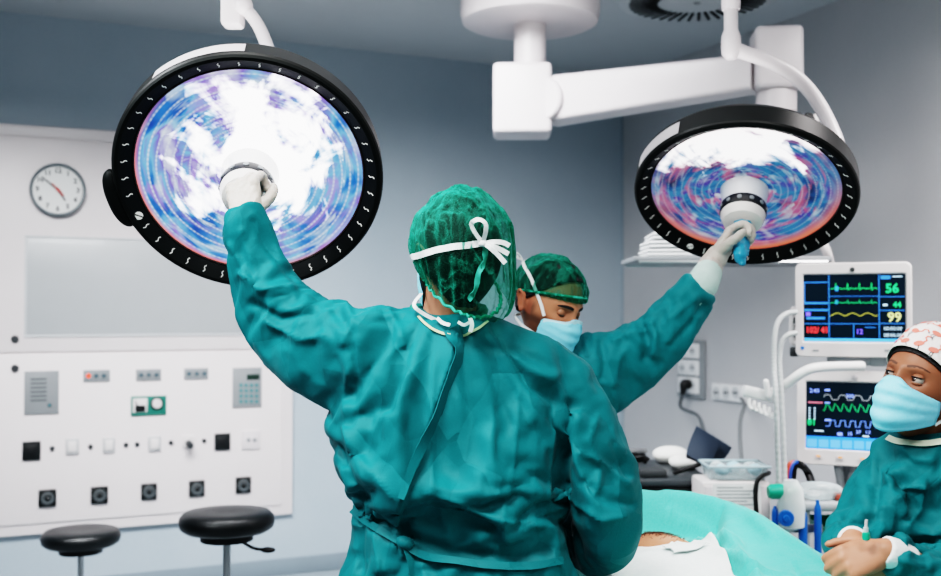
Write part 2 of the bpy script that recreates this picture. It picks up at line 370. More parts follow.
# ------------------------------------------------------------------ ceiling supply boom
db, de = 5.0, 4.45
bc = P(530, 25, db); bm_ = thing('ceiling_boom', 'white ceiling supply boom with box joint and long arm carrying a shelf', 'boom', (bc[0], bc[1], 1.74))
r = S(70, db)
mk('canopy', lathe([(r*.3, CEIL-.002), (r*.97, CEIL-.002), (r, CEIL-.03), (r, bc[2]+.05), (r*.97, bc[2]+.012), (r*.9, bc[2]), (r*.2, bc[2])], (bc[0], bc[1], 0), (0, 0, 1), 64), WHITE, bm_)
jz = P(522, 102, db); w = S(58, db)
mk('post', cyl((bc[0], bc[1], bc[2]+.01), (bc[0], bc[1], jz[2]+.15), S(16, db), 32), WHITE, bm_)
mk('joint_box', box((jz[0], jz[1], jz[2]), (w, w*.9, S(70, db)), Rz(-.03), b=.022, seg=4), WHITE, bm_)
a0, a1 = P(556, 101, db-.02), P(756, 74, de)
ux = nrm(A(a1[0]-a0[0], a1[1]-a0[1], 0)); uy = A(-ux[1], ux[0], 0)
rings = []
for p, hh, ww in ((a0, S(46, db), .17), (a0+(a1-a0)*.06, S(45, db), .17), (a1, S(36, de), .14)):
    rings.append([p+uy*x+A(0, 0, y) for x, y in rrect(ww, hh, .02, 4)])
mk('long_arm', loft(rings), WHITE, bm_, ang=40)
mk('arm_collar', cyl(P(551, 102, db-.03)-uy*.095, P(551, 102, db-.03)+uy*.095, S(22, db), 36, bev=.008), WHITE, bm_)
e = P(776, 61, de)
mk('end_box', box(e, (S(47, de), S(47, de), S(62, de)), Rz(-.1), b=.022, seg=4), WHITE, bm_)
ez = P(776, 95, de)[2]; sz = P(720, 261, de)[2]
mk('drop_post', join(lathe([(S(20, de), e[2]-.13), (S(20, de), ez-.07), (S(18, de), ez-.08), (S(17, de), sz)], (e[0], e[1], 0), (0, 0, 1), 32)), WHITE, bm_)
kb = P(800, 119, de)
mk('knob', join(*[lathe([(.022, -.018), (.024, -.012), (.024, .012), (.02, .018)], P(x, 119, de-.12), (0, -1, .1), 16) for x in (786, 797, 808)], ), RUBBER, bm_)
mk('knob_bar', box(P(797, 121, de-.085), (.17, .06, .05), b=.012), WHITEM, bm_)
s0, s1 = P(627, 261, de), P(818, 261, de)
mk('shelf', box(((s0[0]+s1[0])/2, de, sz), (s1[0]-s0[0], .36, .022), b=.006), mat('shelf_grey', '83878a', .4), bm_)
mk('shelf_rail', join(tube([(s0[0]+.02, de-.18, sz-.012), (s1[0]-.02, de-.18, sz-.012)], .006, 8), tube([(s0[0]+.02, de+.18, sz-.012), (s1[0]-.02, de+.18, sz-.012)], .006, 8)), STEEL, bm_)
mk('drop_hose', tube([P(806, 222, de-.05), P(818, 238, de-.1), P(827, 252, de-.1), P(832, 275, de-.02)], .018, 12), WHITEM, bm_)
TOWEL = mat('white_towel', 'dfe1e2', .9, bump=.5, bs=60)
def towel(x0, x1, py, dz, lab, h=.03):
    a, b = P(x0, 255, de), P(x1, 255, de); z0 = sz+.012+dz; g = []
    n = 14; rows = []
    for lay in range(2):
        zz = z0+lay*h/2
        g.append(xf(box((0, 0, 0), (b[0]-a[0], .24, h/2-.002), b=.007, seg=3), None, ((a[0]+b[0])/2, de-.03, zz+h/4)))
    q = join(*g); V = q[0]; V[:, 2] += .004*nza(V, 9, dz*50); V[:, 0] += .006*nza(V, 6, 3+dz*50)
    V[:, 2] = np.maximum(V[:, 2], z0)
    o = mk('folded_towel', q, TOWEL); tag(o, lab, 'towel', 'folded towels on the boom shelf')
towel(641, 689, 0, 0, 'folded white towel lying on the grey shelf, lowest of the pile')
towel(643, 686, 0, .033, 'folded white towel in the middle of the pile on the grey shelf')
towel(647, 680, 0, .066, 'folded white towel on top of the pile on the grey shelf')

# ------------------------------------------------------------------ surgical lamps
def lensmat(name, wb, cold, seed, bias, est, facet):  # reflections and glare of the lamp glass are painted into the emission colour
    t = NT(name); at = t.attr('lens'); sp = t.n('ShaderNodeSeparateXYZ'); t.L(at.outputs['Vector'], sp.inputs[0]); x, y = sp.outputs[0], sp.outputs[1]
    r = t.math('SQRT', t.math('ADD', t.math('MULTIPLY', x, x), t.math('MULTIPLY', y, y)))
    ang = t.math('ARCTAN2', y, x)
    def vec(a, b, c):
        k = t.n('ShaderNodeCombineXYZ')
        for i, q in enumerate((a, b, c)):
            if isinstance(q, (int, float)): k.inputs[i].default_value = q
            else: t.L(q, k.inputs[i])
        return k.outputs[0]
    rr = t.math('MAXIMUM', r, .05); cx, cy = t.math('DIVIDE', x, rr), t.math('DIVIDE', y, rr)
    # reflected streaks painted round the reflector: slow along the angle, quick along the radius
    w1 = t.noise(1.0, 3, vec(t.math('MULTIPLY', cx, 1.5), t.math('MULTIPLY', cy, 1.5), t.math('MULTIPLY_ADD', r, 3.2, seed)), .55, .5)
    w2 = t.noise(1.0, 3, vec(t.math('MULTIPLY', cx, 1.6), t.math('MULTIPLY', cy, 1.6), t.math('MULTIPLY_ADD', r, 7.0, seed+9)), .5, .8)
    w3 = t.noise(1.0, 2, vec(t.math('MULTIPLY', cx, 2.6), t.math('MULTIPLY', cy, 2.6), t.math('MULTIPLY_ADD', r, 11.0, seed+4)), .5, .4)
    blob = t.noise(1.9, 4, vec(x, y, seed), .55, 1.2)
    col = t.ramp(t.math('MULTIPLY_ADD', t.math('SUBTRACT', w1, .5), 2.0, .5), [(.05, lin(cold[0])), (.32, lin(cold[1])), (.52, lin(cold[2])), (.72, lin(cold[3])), (.95, lin('e8f0ff'))])
    col = t.mix(t.math('MULTIPLY', t.ramp(w2, [(.50, (0, 0, 0)), (.64, (1, 1, 1))]), .7), col, lin(cold[4]))
    col = t.mix(t.math('MULTIPLY', t.ramp(w3, [(.56, (0, 0, 0)), (.74, (1, 1, 1))]), .75), col, lin('d5ecfa'))
    # facets: thin bright rings broken by short ticks, only where the reflector is not blown out
    rg = t.math('SINE', t.math('MULTIPLY', r, 88)); tk = t.math('SINE', t.math('MULTIPLY', ang, 120))
    fac = t.math('MULTIPLY', t.math('POWER', t.math('MAXIMUM', rg, 0), 3), t.math('MULTIPLY_ADD', tk, .2, .6))
    col = t.mix(t.math('MULTIPLY', fac, t.math('MULTIPLY', blob, facet)), col, lin('e6f4ff'))
    # bright burst of glare, painted white
    bl = t.math('ADD', t.math('ADD', t.math('MULTIPLY', blob, 1.3), t.math('MULTIPLY', x, bias[0])), t.math('ADD', t.math('MULTIPLY', y, bias[1]), t.math('MULTIPLY_ADD', r, -bias[2], bias[3])))
    bl = t.math('ADD', bl, t.math('MULTIPLY', t.math('SUBTRACT', w3, .5), .35))
    bw = t.ramp(bl, [(.54, (0, 0, 0)), (.70, (1, 1, 1))]); col = t.mix(bw, col, (1.0, .985, 1.0, 1))
    # warm edge light painted on the lower side
    wr = t.math('MULTIPLY', t.ramp(r, [(1-wb[2], (0, 0, 0)), (1-wb[2]*.25, (1, 1, 1))]), t.ramp(t.math('MULTIPLY_ADD', t.math('ADD', t.math('MULTIPLY', y, -.9), t.math('MULTIPLY', x, wb[1])), .5, .5), [(.45, (.08, .08, .08)), (.85, (1, 1, 1))]))
    col = t.mix(t.math('MULTIPLY', wr, wb[0]), col, lin('ff8a6a'))
    st = t.math('MULTIPLY_ADD', bw, est*4.0, est)
    b = t.bsdf((.02, .02, .03, 1), .08, spec=.5, em=col, est=st); return t.m
RIMM = mat('lamp_rim', '0f1414', .6, var=.12, bump=.1, bs=60, spec=.18); RIMS = mat('lamp_side', '1d1e1e', .42, var=.2, vs=14, spec=.35); MARK = mat('ring_mark', 'd9d9d4', .5, em=.25)
SLEEVE = mat('blue_film', '2a8fb0', .25, var=.25, vs=60, bump=.6, bs=70, coat=.3)
LAMPS = {}
def lamp(key, px, py, d, Ro, th, ph, label, lm, label_arc, grip, emblem, seed):
    c = P(px, py, d); vd = nrm(c-A(0, 0, CAMZ)); er = nrm(np.cross(vd, (0, 0, 1))); ed = nrm(np.cross(vd, er))
    th, ph = math.radians(th), math.radians(ph)
    dn = math.cos(ph)*ed-math.sin(ph)*er; n = nrm(-math.cos(th)*vd+math.sin(th)*dn)
    yy = nrm(-(dn*math.cos(th)+vd*math.sin(th))); yy = nrm(yy-n*np.dot(yy, n)); xx = np.cross(yy, n)
    if np.dot(xx, er) < 0: xx = -xx
    R = np.stack([xx, yy, n], 1)          # local x right, y up, z out of the lamp's face
    L = lambda g: xf(g, R, c)
    t = thing('surgical_lamp', label, 'lamp', c+A(0, 0, -.05)); LAMPS[key] = (c, n, R)
    seg = 96
    mk('housing', L(lathe([(.02, -.06), (Ro*.86, -.06), (Ro*.985, -.004), (Ro, -.012), (Ro*.992, -.072), (Ro*.95, -.092), (Ro*.6, -.115), (Ro*.3, -.14), (.02, -.145)], seg=seg)), RIMS, t, ang=25)
    rgg = L(lathe([(Ro*.99, -.006), (Ro*.975, .0), (Ro*.95, -.001), (Ro*.865, -.026), (Ro*.852, -.035)], seg=seg, cap=False))
    lr = Ro*.858; th_ = np.arange(seg)*2*PI/seg; rr = np.linspace(0.02, 1, 24); V = []; at = []
    for q in rr:
        for a in th_: V.append((q*lr*math.cos(a), q*lr*math.sin(a), -.032-.0*(1-q*q))); at.append((q*math.cos(a), q*math.sin(a), 0))
    f = [(i*seg+j, i*seg+(j+1) % seg, (i+1)*seg+(j+1) % seg, (i+1)*seg+j) for i in range(len(rr)-1) for j in range(seg)]; f.append(tuple(range(seg))[::-1])
    mk('lens', L((np.array(V), f)), lm, t, attr={'lens': np.array(at)}, label='glowing faceted lens with painted white, blue and violet reflections')
    mk('lens_bead', L(lathe([(lr*1.005, -.03), (lr*.995, -.027), (lr*.985, -.03)], seg=seg, cap=False)), mat('lens_bead', '3b2c2a', .3), t)
    ms = []
    for k in range(40):
        a = 2*PI*(k+.5)/40
        if emblem and abs((a-emblem+PI) % (2*PI)-PI) < .09: continue
        rm = Ro*.912; z = -.0105; p = [(rm-.007, .0016), (rm-.0024, -.0017), (rm+.0024, .0017), (rm+.007, -.0016)]
        dr = A(math.cos(a), math.sin(a), 0); dt = A(-math.sin(a), math.cos(a), 0); nn = nrm(A(-math.cos(a)*.3, -math.sin(a)*.3, .95))
        pts = [dr*u+dt*v+A(0, 0, -.001-(Ro*.95-u)/(Ro*.085)*.025)+nn*.0012 for u, v in p]; ms.append(ribbon(pts, .0019, nn, 4))
    if emblem:
        a = emblem; dr = A(math.cos(a), math.sin(a), 0); pc = dr*Ro*.912+A(0, 0, -.0095); nn = nrm(A(-dr[0]*.3, -dr[1]*.3, .95))
        Fm = frame(nn); ms += [prism([(.011*math.cos(x), .011*math.sin(x)) for x in np.linspace(a0, a0+PI*.88, 12)], pc, Fm, .0015) for a0 in (.9, .9+PI)]
    mkm('front_ring', [(rgg, RIMM), (L(join(*ms)), MARK)], t, ang=25)
    a0, a1 = label_arc; q = []
    for a in np.linspace(math.radians(a0), math.radians(a1), 20):
        q.append([(Ro*1.004*math.cos(a), Ro*1.004*math.sin(a), -.014), (Ro*.999*math.cos(a), Ro*.999*math.sin(a), -.06)])
    mk('label_strip', L(solid(grid(q), .001)), WHITE, t)
    if grip is not None:
        a = math.radians(grip); dr = A(math.cos(a), math.sin(a), 0); dt = A(-math.sin(a), math.cos(a), 0)
        pts = [dr*Ro*.97+dt*x+A(0, 0, -.03) for x in (-.075, -.065, -.04, 0, .04, .065, .075)]; ex = [0, .016, .024, .026, .024, .016, 0]
        mk('side_grip', L(tube([p+dr*e*.6 for p, e in zip(pts, ex)], [.012, .022, .028, .03, .028, .022, .012], 14, flat=.9, up=(0, 0, 1))), RIMM, t)
        mk('grip_cap', L(xf(ball((0, 0, 0), (.035, .06, .035)), np.stack([dr, dt, A(0, 0, 1)], 1), dr*(Ro*.99)+A(0, 0, -.075))), WHITE, t)
    hb = mk('hub', L(lathe([(.074, -.034), (.07, -.02), (.066, .015), (.066, .028)], seg=40)), mat('hub_white', 'd9dadb', .22, coat=.5), t)
    mk('hub_band', L(lathe([(.0665, .026), (.0685, .03), (.0685, .056), (.0665, .06)], seg=40, cap=False)), BLACK, hb)
    mk('hub_button', L(join(*[lathe([(.0072, -.002), (.0072, .0022), (.005, .003)], A(.0685*math.cos(a), .0685*math.sin(a), .043), (math.cos(a), math.sin(a), 0), 12, up=(0, 0, 1)) for a in np.arange(12)*PI/6+.2])), mat('button_grey', '7d8285', .4), hb)
    mk('hub_cap', L(lathe([(.0665, .058), (.066, .066), (.058, .088), (.04, .097), (.02, .1)], seg=40)), mat('cap_white', 'e0dbd6', .35), hb)
    hp = [(.03, .096), (.027, .11), (.02, .125), (.021, .15), (.024, .18), (.022, .205), (.012, .216)]
    g = lathe(hp, seg=36); g = (g[0]+np.stack([nza(g[0], 60, seed), nza(g[0], 60, seed+5), 0*nza(g[0], 60)], 1)*.006, g[1])
    mk('handle', L(g), SLEEVE, t, label='handle under a crinkled blue sterile film')
    return t, c, n, R
lm1 = lensmat('lens_glow_near', (.9, -.6, .05), ('102f96', '2f74cc', '7ab8ee', '7a6cd0', 'a684e4'), 2.0, (.05, .20, .70, .33), .95, 1.5)
lm2 = lensmat('lens_glow_far', (1.0, .2, .16), ('0a2456', '145a9e', '3f90c4', '5440ac', 'e0708c'), 5.3, (.0, .75, .15, -.34), .6, .7)
t1, c1, n1, R1 = lamp('near', 249, 180, 2.72, .338, 30, 10, 'large round surgical lamp held by the surgeon in front, seen nearly face-on', lm1, (101, 141), 205, math.radians(214), 1)
t2, c2, n2, R2 = lamp('far', 744, 200, 3.28, .334, 50, 4, 'round surgical lamp tilted down over the table, held by the bearded surgeon', lm2, (126, 160), None, math.radians(238), 7)
# arms of the lamps
b1 = c1-n1*.10
p_end = P(269, 50, 2.86)
mk('yoke_tube', tube([P(240, 6, 2.95), P(250, 14, 2.95), P(259, 27, 2.93), P(267, 46, 2.89), P(274, 72, 2.85), c1-n1*.12], S(6.5, 2.92), 14), WHITE, t1)
zc = CEIL
mk('arm_block', box(P(233, -14, 2.97), (S(21, 2.97), .07, S(84, 2.97)), b=.012), WHITE, t1)
mk('arm_ball', ball(P(243, 6, 2.95), S(10, 2.95)), WHITE, t1)
tp = P(233, -40, 2.97)
mk('arm_pole', cyl(tp, (tp[0], tp[1], zc), .028, 20), WHITE, t1)
d2 = 3.42
mk('yoke_tube', tube([P(731, 48, d2), P(745, 53, d2), P(770, 62, d2), P(797, 78, d2), P(815, 98, d2), P(830, 125, d2-.02), P(838, 148, d2-.06), P(832, 165, d2-.05), c2-n2*.10], S(7.2, d2), 14), WHITE, t2)
mk('arm_socket', join(lathe([(S(6.5, d2), .36), (S(7, d2), .02), (S(9.5, d2), 0), (S(10, d2), -.03), (S(9, d2), -.06), (S(5, d2), -.075)], P(731, 36, d2), (0, 0, 1), 24), lathe([(S(9, d2), 0), (S(9.5, d2), .02), (S(9.5, d2), .1)], P(731, 10, d2), (0, 0, 1), 24)), WHITE, t2)
tp = P(731, 10, d2)
mk('arm_pole', cyl((tp[0], tp[1], tp[2]+.05), (tp[0], tp[1], CEIL), .03, 20), WHITE, t2)
# ================================================================== STOOLS
def stool(px, py, rpx, d, label, lever):
    c = P(px, py, d); r = S(rpx, d); zt = c[2]; t = thing('stool', label, 'stool', (c[0], c[1], 0), 'black round stools')
    g = lathe([(.02, zt-.073), (r*.86, zt-.070), (r*.97, zt-.056), (r, zt-.034), (r*.98, zt-.016), (r*.9, zt-.002), (r*.5, zt+.002), (.02, zt-.002)], (c[0], c[1], 0), seg=48)
    mk('seat', g, LEATHER, t, ang=60)
    mk('seat_plate', cyl((c[0], c[1], zt-.105), (c[0], c[1], zt-.068), r*.55, 24), BLACK, t)
    mk('column', join(cyl((c[0], c[1], zt-.36), (c[0], c[1], zt-.1), .014, 16), cyl((c[0], c[1], .09), (c[0], c[1], zt-.34), .025, 16)), STEEL, t)
    if lever:
        a = A(c[0]+.05, c[1]-.02, zt-.1); e = P(lever[0], lever[1], d-.05); l = mk('lever', tube([a, (a+e)/2+A(0, 0, -.012), e], .006, 8), BLACK, t)
        mk('lever_knob', xf(ball((0, 0, 0), (.028, .013, .011)), None, e), RUBBER, l)
    for k in range(5):
        a = 2*PI*k/5+.3; q = A(c[0]+.27*math.cos(a), c[1]+.27*math.sin(a), .075)
        lg = mk('leg', tube([(c[0], c[1], .12), tuple((A(c[0], c[1], .12)+q)/2+A(0, 0, .004)), tuple(q)], [.026, .021, .016], 10), BLACK, t)
        mk('caster', join(lathe([(.024, -.014), (.028, -.008), (.028, .008), (.024, .014)], q+A(0, 0, -.047), (-math.sin(a), math.cos(a), 0), 18), cyl(q+A(0, 0, -.03), q, .008, 8)), RUBBER, lg)
stool(81, 530, 38, 5.1, 'lower black round stool standing under the dark socket row', None)
stool(227, 512, 47, 4.1, 'taller black round stool with a height lever, nearer the surgeon', (268, 550))

# ================================================================== WALL SOCKETS on the right wall
def rbox(a, b, c, d, out, th, bev=.003):
    m = (a+c)/2; p, q = right(a, (b+d)/2), right(c, (b+d)/2); z0, z1 = right(m, d)[2], right(m, b)[2]
    return box((WALLX-out+th/2, (p[1]+q[1])/2, (z0+z1)/2), (th, abs(p[1]-q[1]), z1-z0), b=bev)
def rdisc(x, y, r, out, th): p = right(x, y); return lathe([(r, 0), (r, th)], (WALLX-out+th, p[1], p[2]), (-1, 0, 0), 16, up=(0, 0, 1))
SOCK = mat('socket_white', 'd9dadb', .4)
p = right(693, 368)
t = thing('power_outlet', 'grey plate of six white wall sockets with a black plug in the lowest row', 'socket', (WALLX-.01, p[1], right(693, 398)[2]), v=False)
mk('plate', rbox(680, 340, 706.5, 398, .025, .024, .008), mat('plate_grey', '84898c', .5), t, v=False)
for j, (b, d) in enumerate(((343.5, 358), (360, 375), (377, 393))):
    o = mk('socket', rbox(682, b, 702.5, d, .036, .016, .006), SOCK, t, v=False)
    mk('socket_well', join(rdisc(686.8, (b+d)/2, .026, .0375, .003), rdisc(696.8, (b+d)/2, .026, .0375, .003)), mat('well', 'b9bcbe', .5), o, v=False)
    mk('pin_holes', join(*[rdisc(x+e, (b+d)/2, .006, .0385, .003) for x in (686.8, 696.8) for e in (-1.3, 1.3)]), BLACK, o, v=False)
p = right(694, 384)
t2_ = thing('power_plug', 'black power plug with a trailing lead in the six-way socket plate', 'plug', p+A(-.05, 0, -.06), v=False)
mk('plug_body', tube([p+A(-.038, 0, 0), p+A(-.075, 0, -.0), p+A(-.085, 0, -.05)], [.03, .028, .016], 12, rnd=True), BLACK, t2_, v=False)
qe = W(P(704, 432, 5.6)); mk('lead', tube([p+A(-.085, 0, -.05), p+A(-.1, 0, -.14), W(P(697, 415, 6.2)), W(P(703, 428, 5.7)), W(P(706, 445, 5.2)), W(P(704, 462, 4.98))], .011, 8), mat('lead_grey', '54595c', .5), t2_, v=False)
p = right(731, 393)
t = thing('outlet_strip', 'white horizontal strip of wall sockets left of the hose arm', 'socket', (WALLX-.01, p[1], right(731, 404)[2]), v=False)
mk('strip_plate', rbox(714.5, 384.5, 748, 401, .024, .023, .006), SOCK, t, v=False)
for x in (720, 729.5, 739): mk('socket', rdisc(x, 392.5, .034, .028, .006), mat('well', 'b9bcbe', .5), t, v=False); mk('pin_hole', join(rdisc(x-1.2, 392.5, .007, .031, .004), rdisc(x+1.2, 392.5, .007, .031, .004)), BLACK, t, v=False)
q = right(746, 398)
o = mk('power_cable', tube([q+A(-.035, 0, 0), W(P(744, 405, 5.95)), W(P(740.5, 420, 5.7)), W(P(740, 440, 5.5)), W(P(742, 470, 5.3)), W(P(742, 530, 5.2)), W(P(743, 560, 5.18)), W(P(743, 560, 5.15)*A(1, 1, 0)+A(0, 0, .05)), W(P(735, 560, 5.1)*A(1, 1, 0)+A(0, 0, .011))], .011, 8), mat('cable_grey', '6a6e70', .5), v=False)
tag(o, 'thin grey cable hanging down from the white socket strip', 'cable')

# ================================================================== MONITORS
SCRB = mat('screen_black', '0b1d28', .4, em=.5, spec=.15)
def glow(name, c, e=.6): return mat('glow_'+name, c, .6, em=e*1.35, var=0, spec=.1)
def monitor(x0, y0, x1, y1, d, scr, label, name='patient_monitor'):
    c = P((x0+x1)/2, (y0+y1)/2, d); n = nrm(A(0, 0, CAMZ)-c+A(-.35, 0, 0)); R = frame(n); k = d/F
    cx, cy = (x0+x1)/2, (y0+y1)/2; w, h = (x1-x0)*k, (y1-y0)*k
    t = thing(name, label, 'monitor', c+A(0, .06, -h/2), 'patient monitors')
    lp = lambda px, py: A((px-cx)*k, (cy-py)*k)
    def flat(a, b, cc, dd, z, th=.001): p, q = lp(a, dd), lp(cc, b); m = (p+q)/2; return xf(box((m[0], m[1], z), (q[0]-p[0], q[1]-p[1], th)), R, c)
    r0 = [np.c_[np.array(rrect(w*s, h*s2, .022, 6)), np.full(28, z)] for s, s2, z in ((.86, .84, -.13), (.92, .9, -.1), (.985, .98, -.07), (1, 1, -.05), (1, 1, -.008), (.985, .98, 0))]
    r0 = [np.array(r) for r in r0]
    V, f = loft(r0, cap=True); f = f[:-1]
    p, q = lp(scr[0], scr[3]), lp(scr[2], scr[1]); m = (p+q)/2
    r1 = np.c_[np.array(rrect(q[0]-p[0]+.012, q[1]-p[1]+.012, .008, 6))+m, np.full(28, .0)]; r2 = np.c_[np.array(rrect(q[0]-p[0], q[1]-p[1], .004, 6))+m, np.full(28, -.006)]
    g2 = loft([r0[-1], r1, r2], cap=False)
    mk('casing', xf(join((V, f), g2), R, c), WHITEM, t, ang=30)
    mk('screen', flat(scr[0]-.5, scr[1]-.5, scr[2]+.5, scr[3]+.5, -.007, .004), SCRB, t)
    return t, c, R, lp, flat
def wave(lp, R, c, pts, wpx, k, z=-.0035):     # trace on a screen
    p = [A(*lp(x, y), z) for x, y in pts]; return xf(ribbon(p, wpx*k, A(0, 0, 1), 1, .0005), R, c)
D1 = 4.0; k = D1/F
t, c, R, lp, flat = monitor(797, 262.5, 907.5, 357.5, D1, (805.5, 274.5, 901.5, 341.5), 'upper white patient monitor showing green traces and the number 56')
sg, sy, sb, sr, sw_, sp_ = glow('green', '35d07a'), glow('yellow', 'c9cf8a'), glow('blue', '3f79c8', .7), glow('red', 'ff4b4b'), glow('pale', 'b9d4ea', .8), glow('violet', '7a66ff')
scr = [o for o in t.children if o.name.startswith('screen')][0]
def tx(s, px, py, hpx, bold=True): return xf(text(s, hpx*k, A(*lp(px, py), -.004), np.eye(3), bold), R, c)
def ecg(x0, x1, y, amp, n, seed):
    random.seed(seed); o = []; st = (x1-x0)/n
    for i in range(n):
        a = x0+i*st; o += [(a, y), (a+st*.3, y-amp*.12), (a+st*.42, y), (a+st*.5, y-amp), (a+st*.56, y+amp*.25), (a+st*.64, y), (a+st*.8, y-amp*.2)]
    return o+[(x1, y)]
mk('heart_trace', wave(lp, R, c, ecg(831, 876, 289, 6, 4, 1), .6, k), sg, scr, smooth=False)
mk('pulse_trace', wave(lp, R, c, ecg(831, 876, 303, 3.5, 4, 2), .8, k), glow('green2', '2aa56a'), scr, smooth=False)
mk('pressure_trace', wave(lp, R, c, [(831+i*1.5, 316-3*abs(math.sin(i*.33))**1.5) for i in range(31)], .8, k), glow('olive', '9a9a4a', .7), scr, smooth=False)
mk('green_figure', tx('44', 894, 305, 5.5), sg, scr, smooth=False); mk('green_figure', tx('56', 889.5, 289, 9), sg, scr, smooth=False)
mk('yellow_figure', tx('99', 891.5, 317.5, 9.5), sy, scr, smooth=False)
mk('red_figure', xf(text('102/ 41', 6*k, A(*lp(818.3, 330.5), -.004), np.eye(3), True, sx=.86), R, c), sr, scr, smooth=False)
mk('violet_figure', tx('12', 858.8, 331.8, 5), sp_, scr, smooth=False); mk('violet_block', flat(807.5, 312, 812, 316, -.0035), sp_, scr, smooth=False)
mk('screen_rules', join(flat(829.6, 275, 830.4, 338, -.004), flat(877, 275, 877.8, 338, -.004), flat(830, 296, 877, 296.5, -.004), flat(806, 323.5, 877, 324.2, -.004), flat(853, 324, 853.7, 338, -.004), flat(878, 296.5, 901, 297.2, -.004), flat(878, 310, 901, 310.7, -.004), flat(878, 323, 901, 323.7, -.004),
    flat(806, 281.5, 829, 282.5, -.004), flat(806, 282, 806.7, 303, -.004), flat(806, 302, 829, 304, -.004), flat(806, 309, 829, 311, -.004), flat(808, 317, 826, 319.5, -.004), flat(879, 276, 888, 279.5, -.004), flat(836, 286, 839, 291, -.004), flat(836, 300, 838.5, 304, -.004), flat(864, 327, 874, 327.7, -.004)), sb, scr, smooth=False)
for y in (328.5, 335): mk('pale_figure', tx('00:00:00', 890, y, 3.6, False), sw_, scr, smooth=False)
for q_ in ((890, 276.5, 899, 277.5), (881, 304, 885, 306)): mk('pale_bar', flat(*q_, -.004), sw_, scr, smooth=False)
mk('status_bar', flat(806, 338.5, 901.5, 341.5, -.004), glow('skyblue', '4f9be0', .8), scr, smooth=False)
mk('front_camera', xf(join(lathe([(.009, 0), (.009, .003), (.006, .004)], A(*lp(852.5, 269.5), 0), (0, 0, 1), 16)), R, c), DARKG, t)
mk('power_mark', xf(lathe([(.007, 0), (.007, .002)], A(*lp(804, 348.5), 0), (0, 0, 1), 14), R, c), glow('powerblue', '2c5fa8', .3), t)
mk('name_plate', join(flat(814, 350, 820, 352, .0008), flat(882, 349, 888, 351, .0008)), GREYP, t)
mk('side_handle', xf(tube([A(*lp(797, 310), -.05), A(*lp(793, 312), -.05), A(*lp(792.5, 340), -.05), A(*lp(797, 345), -.05)], .012, 10), R, c), WHITEM, t)
mk('side_connector', xf(join(box(A(*lp(794.5, 353), -.05), (.03, .036, .05), b=.006), box(A(*lp(794.5, 321), -.06), (.028, .03, .04), b=.006), box(A(*lp(794.5, 335), -.06), (.028, .03, .04), b=.006)), R, c), DARKG, t)
mk('mount_neck', xf(join(box(A(*lp(856, 361), -.06), (S(58, D1), S(9, D1), .09), b=.008), box(A(*lp(876, 360), -.06), (.06, .045, .1), b=.008)), R, c), mat('neck_grey', '83888b', .4), t)
t, c, R, lp, flat = monitor(798.5, 371, 908.5, 466, D1, (808, 383, 899, 449.8), 'lower white patient monitor with a blue menu bar, behind the seated-height nurse'.replace('seated-height ', ''))
scr = [o for o in t.children if o.name.startswith('screen')][0]
sgr = glow('grey', '8f9499', .6)
mk('grey_trace', wave(lp, R, c, [(825+i*1.2, 398-2.4*(1 if math.sin(i*.52) > 0 else -1)*min(1, abs(math.sin(i*.52))*3)) for i in range(50)], .8, k), sgr, scr, smooth=False)
mk('green_trace', wave(lp, R, c, [q for i in range(8) for q in ((824+i*8, 411), (825.5+i*8, 412), (828+i*8, 404), (830.5+i*8, 407.5))], .9, k), glow('green2', '2aa56a'), scr, smooth=False)
mk('blue_trace', wave(lp, R, c, [q for i in range(7) for q in ((827+i*9.5, 427), (830.5+i*9.5, 427), (832+i*9.5, 421), (836+i*9.5, 421))], .9, k), glow('blue2', '6a86d8', .7), scr, smooth=False)
for q_ in (('2:43', 816, 392, 4), ('300', 850, 396.5, 3.6), ('98', 882, 424, 6), ('15', 850, 434, 3.5), ('37', 858, 432, 3.5), ('1.2', 867, 431.5, 3)): mk('blue_figure', tx(*q_), glow('blue3', '7d92f0', .9), scr, smooth=False)
for q_ in ((826, 390, 831, 392), (826, 403, 831, 404.5), (826, 420, 832, 422), (838, 433, 843, 436)): mk('blue_mark', flat(*q_, -.004), glow('blue3', '7d92f0', .9), scr, smooth=False)
mk('green_figure', tx('81', 813.5, 424, 6), sg, scr, smooth=False)
mk('pink_line', flat(810, 403, 824, 404.6, -.004), glow('pink', 'b06a78', .6), scr, smooth=False)
mk('white_scale', join(*[flat(810.5+j*5, 409+i*2.6, 812+j*5, 410.4+i*2.6, -.004) for i in range(5) for j in range(2)], flat(816, 431.5, 825, 432.8, -.004), flat(862, 435, 868, 436.3, -.004)), sw_, scr, smooth=False)
bar = mk('menu_bar', flat(808, 437.5, 899, 449.8, -.0045), glow('menu', '3b7fe0', .8), scr, smooth=False)
mk('menu_key', join(*[flat(809+i*11.2, 440.5, 818.5+i*11.2, 448.5, -.0035) for i in range(8)]), glow('menukey', '5c97ec', .8), bar, smooth=False)
for x, y in ((820, 457.5), (841, 457.8), (862, 458.2), (883, 458.5)):
    o = mk('front_button', xf(prism(rrect(S(7, D1), S(3.6, D1), .005), A(*lp(x, y), 0), np.eye(3), .004), R, c), WHITE, t); mk('button_light', xf(prism(rrect(S(4, D1), S(1.6, D1), .002), A(*lp(x, y-.3), .004), np.eye(3), .001), R, c), glow('amber', 'e89a5c', .4), o)
mk('top_button', xf(lathe([(.011, 0), (.011, .004), (.006, .006)], A(*lp(855, 377.5), 0), (0, 0, 1), 16), R, c), WHITE, t)
for a, b in (((838, 466), (842, 491)), ((856, 466), (848, 491))): mk('stand_strut', tube([P(*a, D1+.05), P(*b, D1+.05)], .016, 10, smooth=False), mat('neck_grey', '83888b', .4), t)

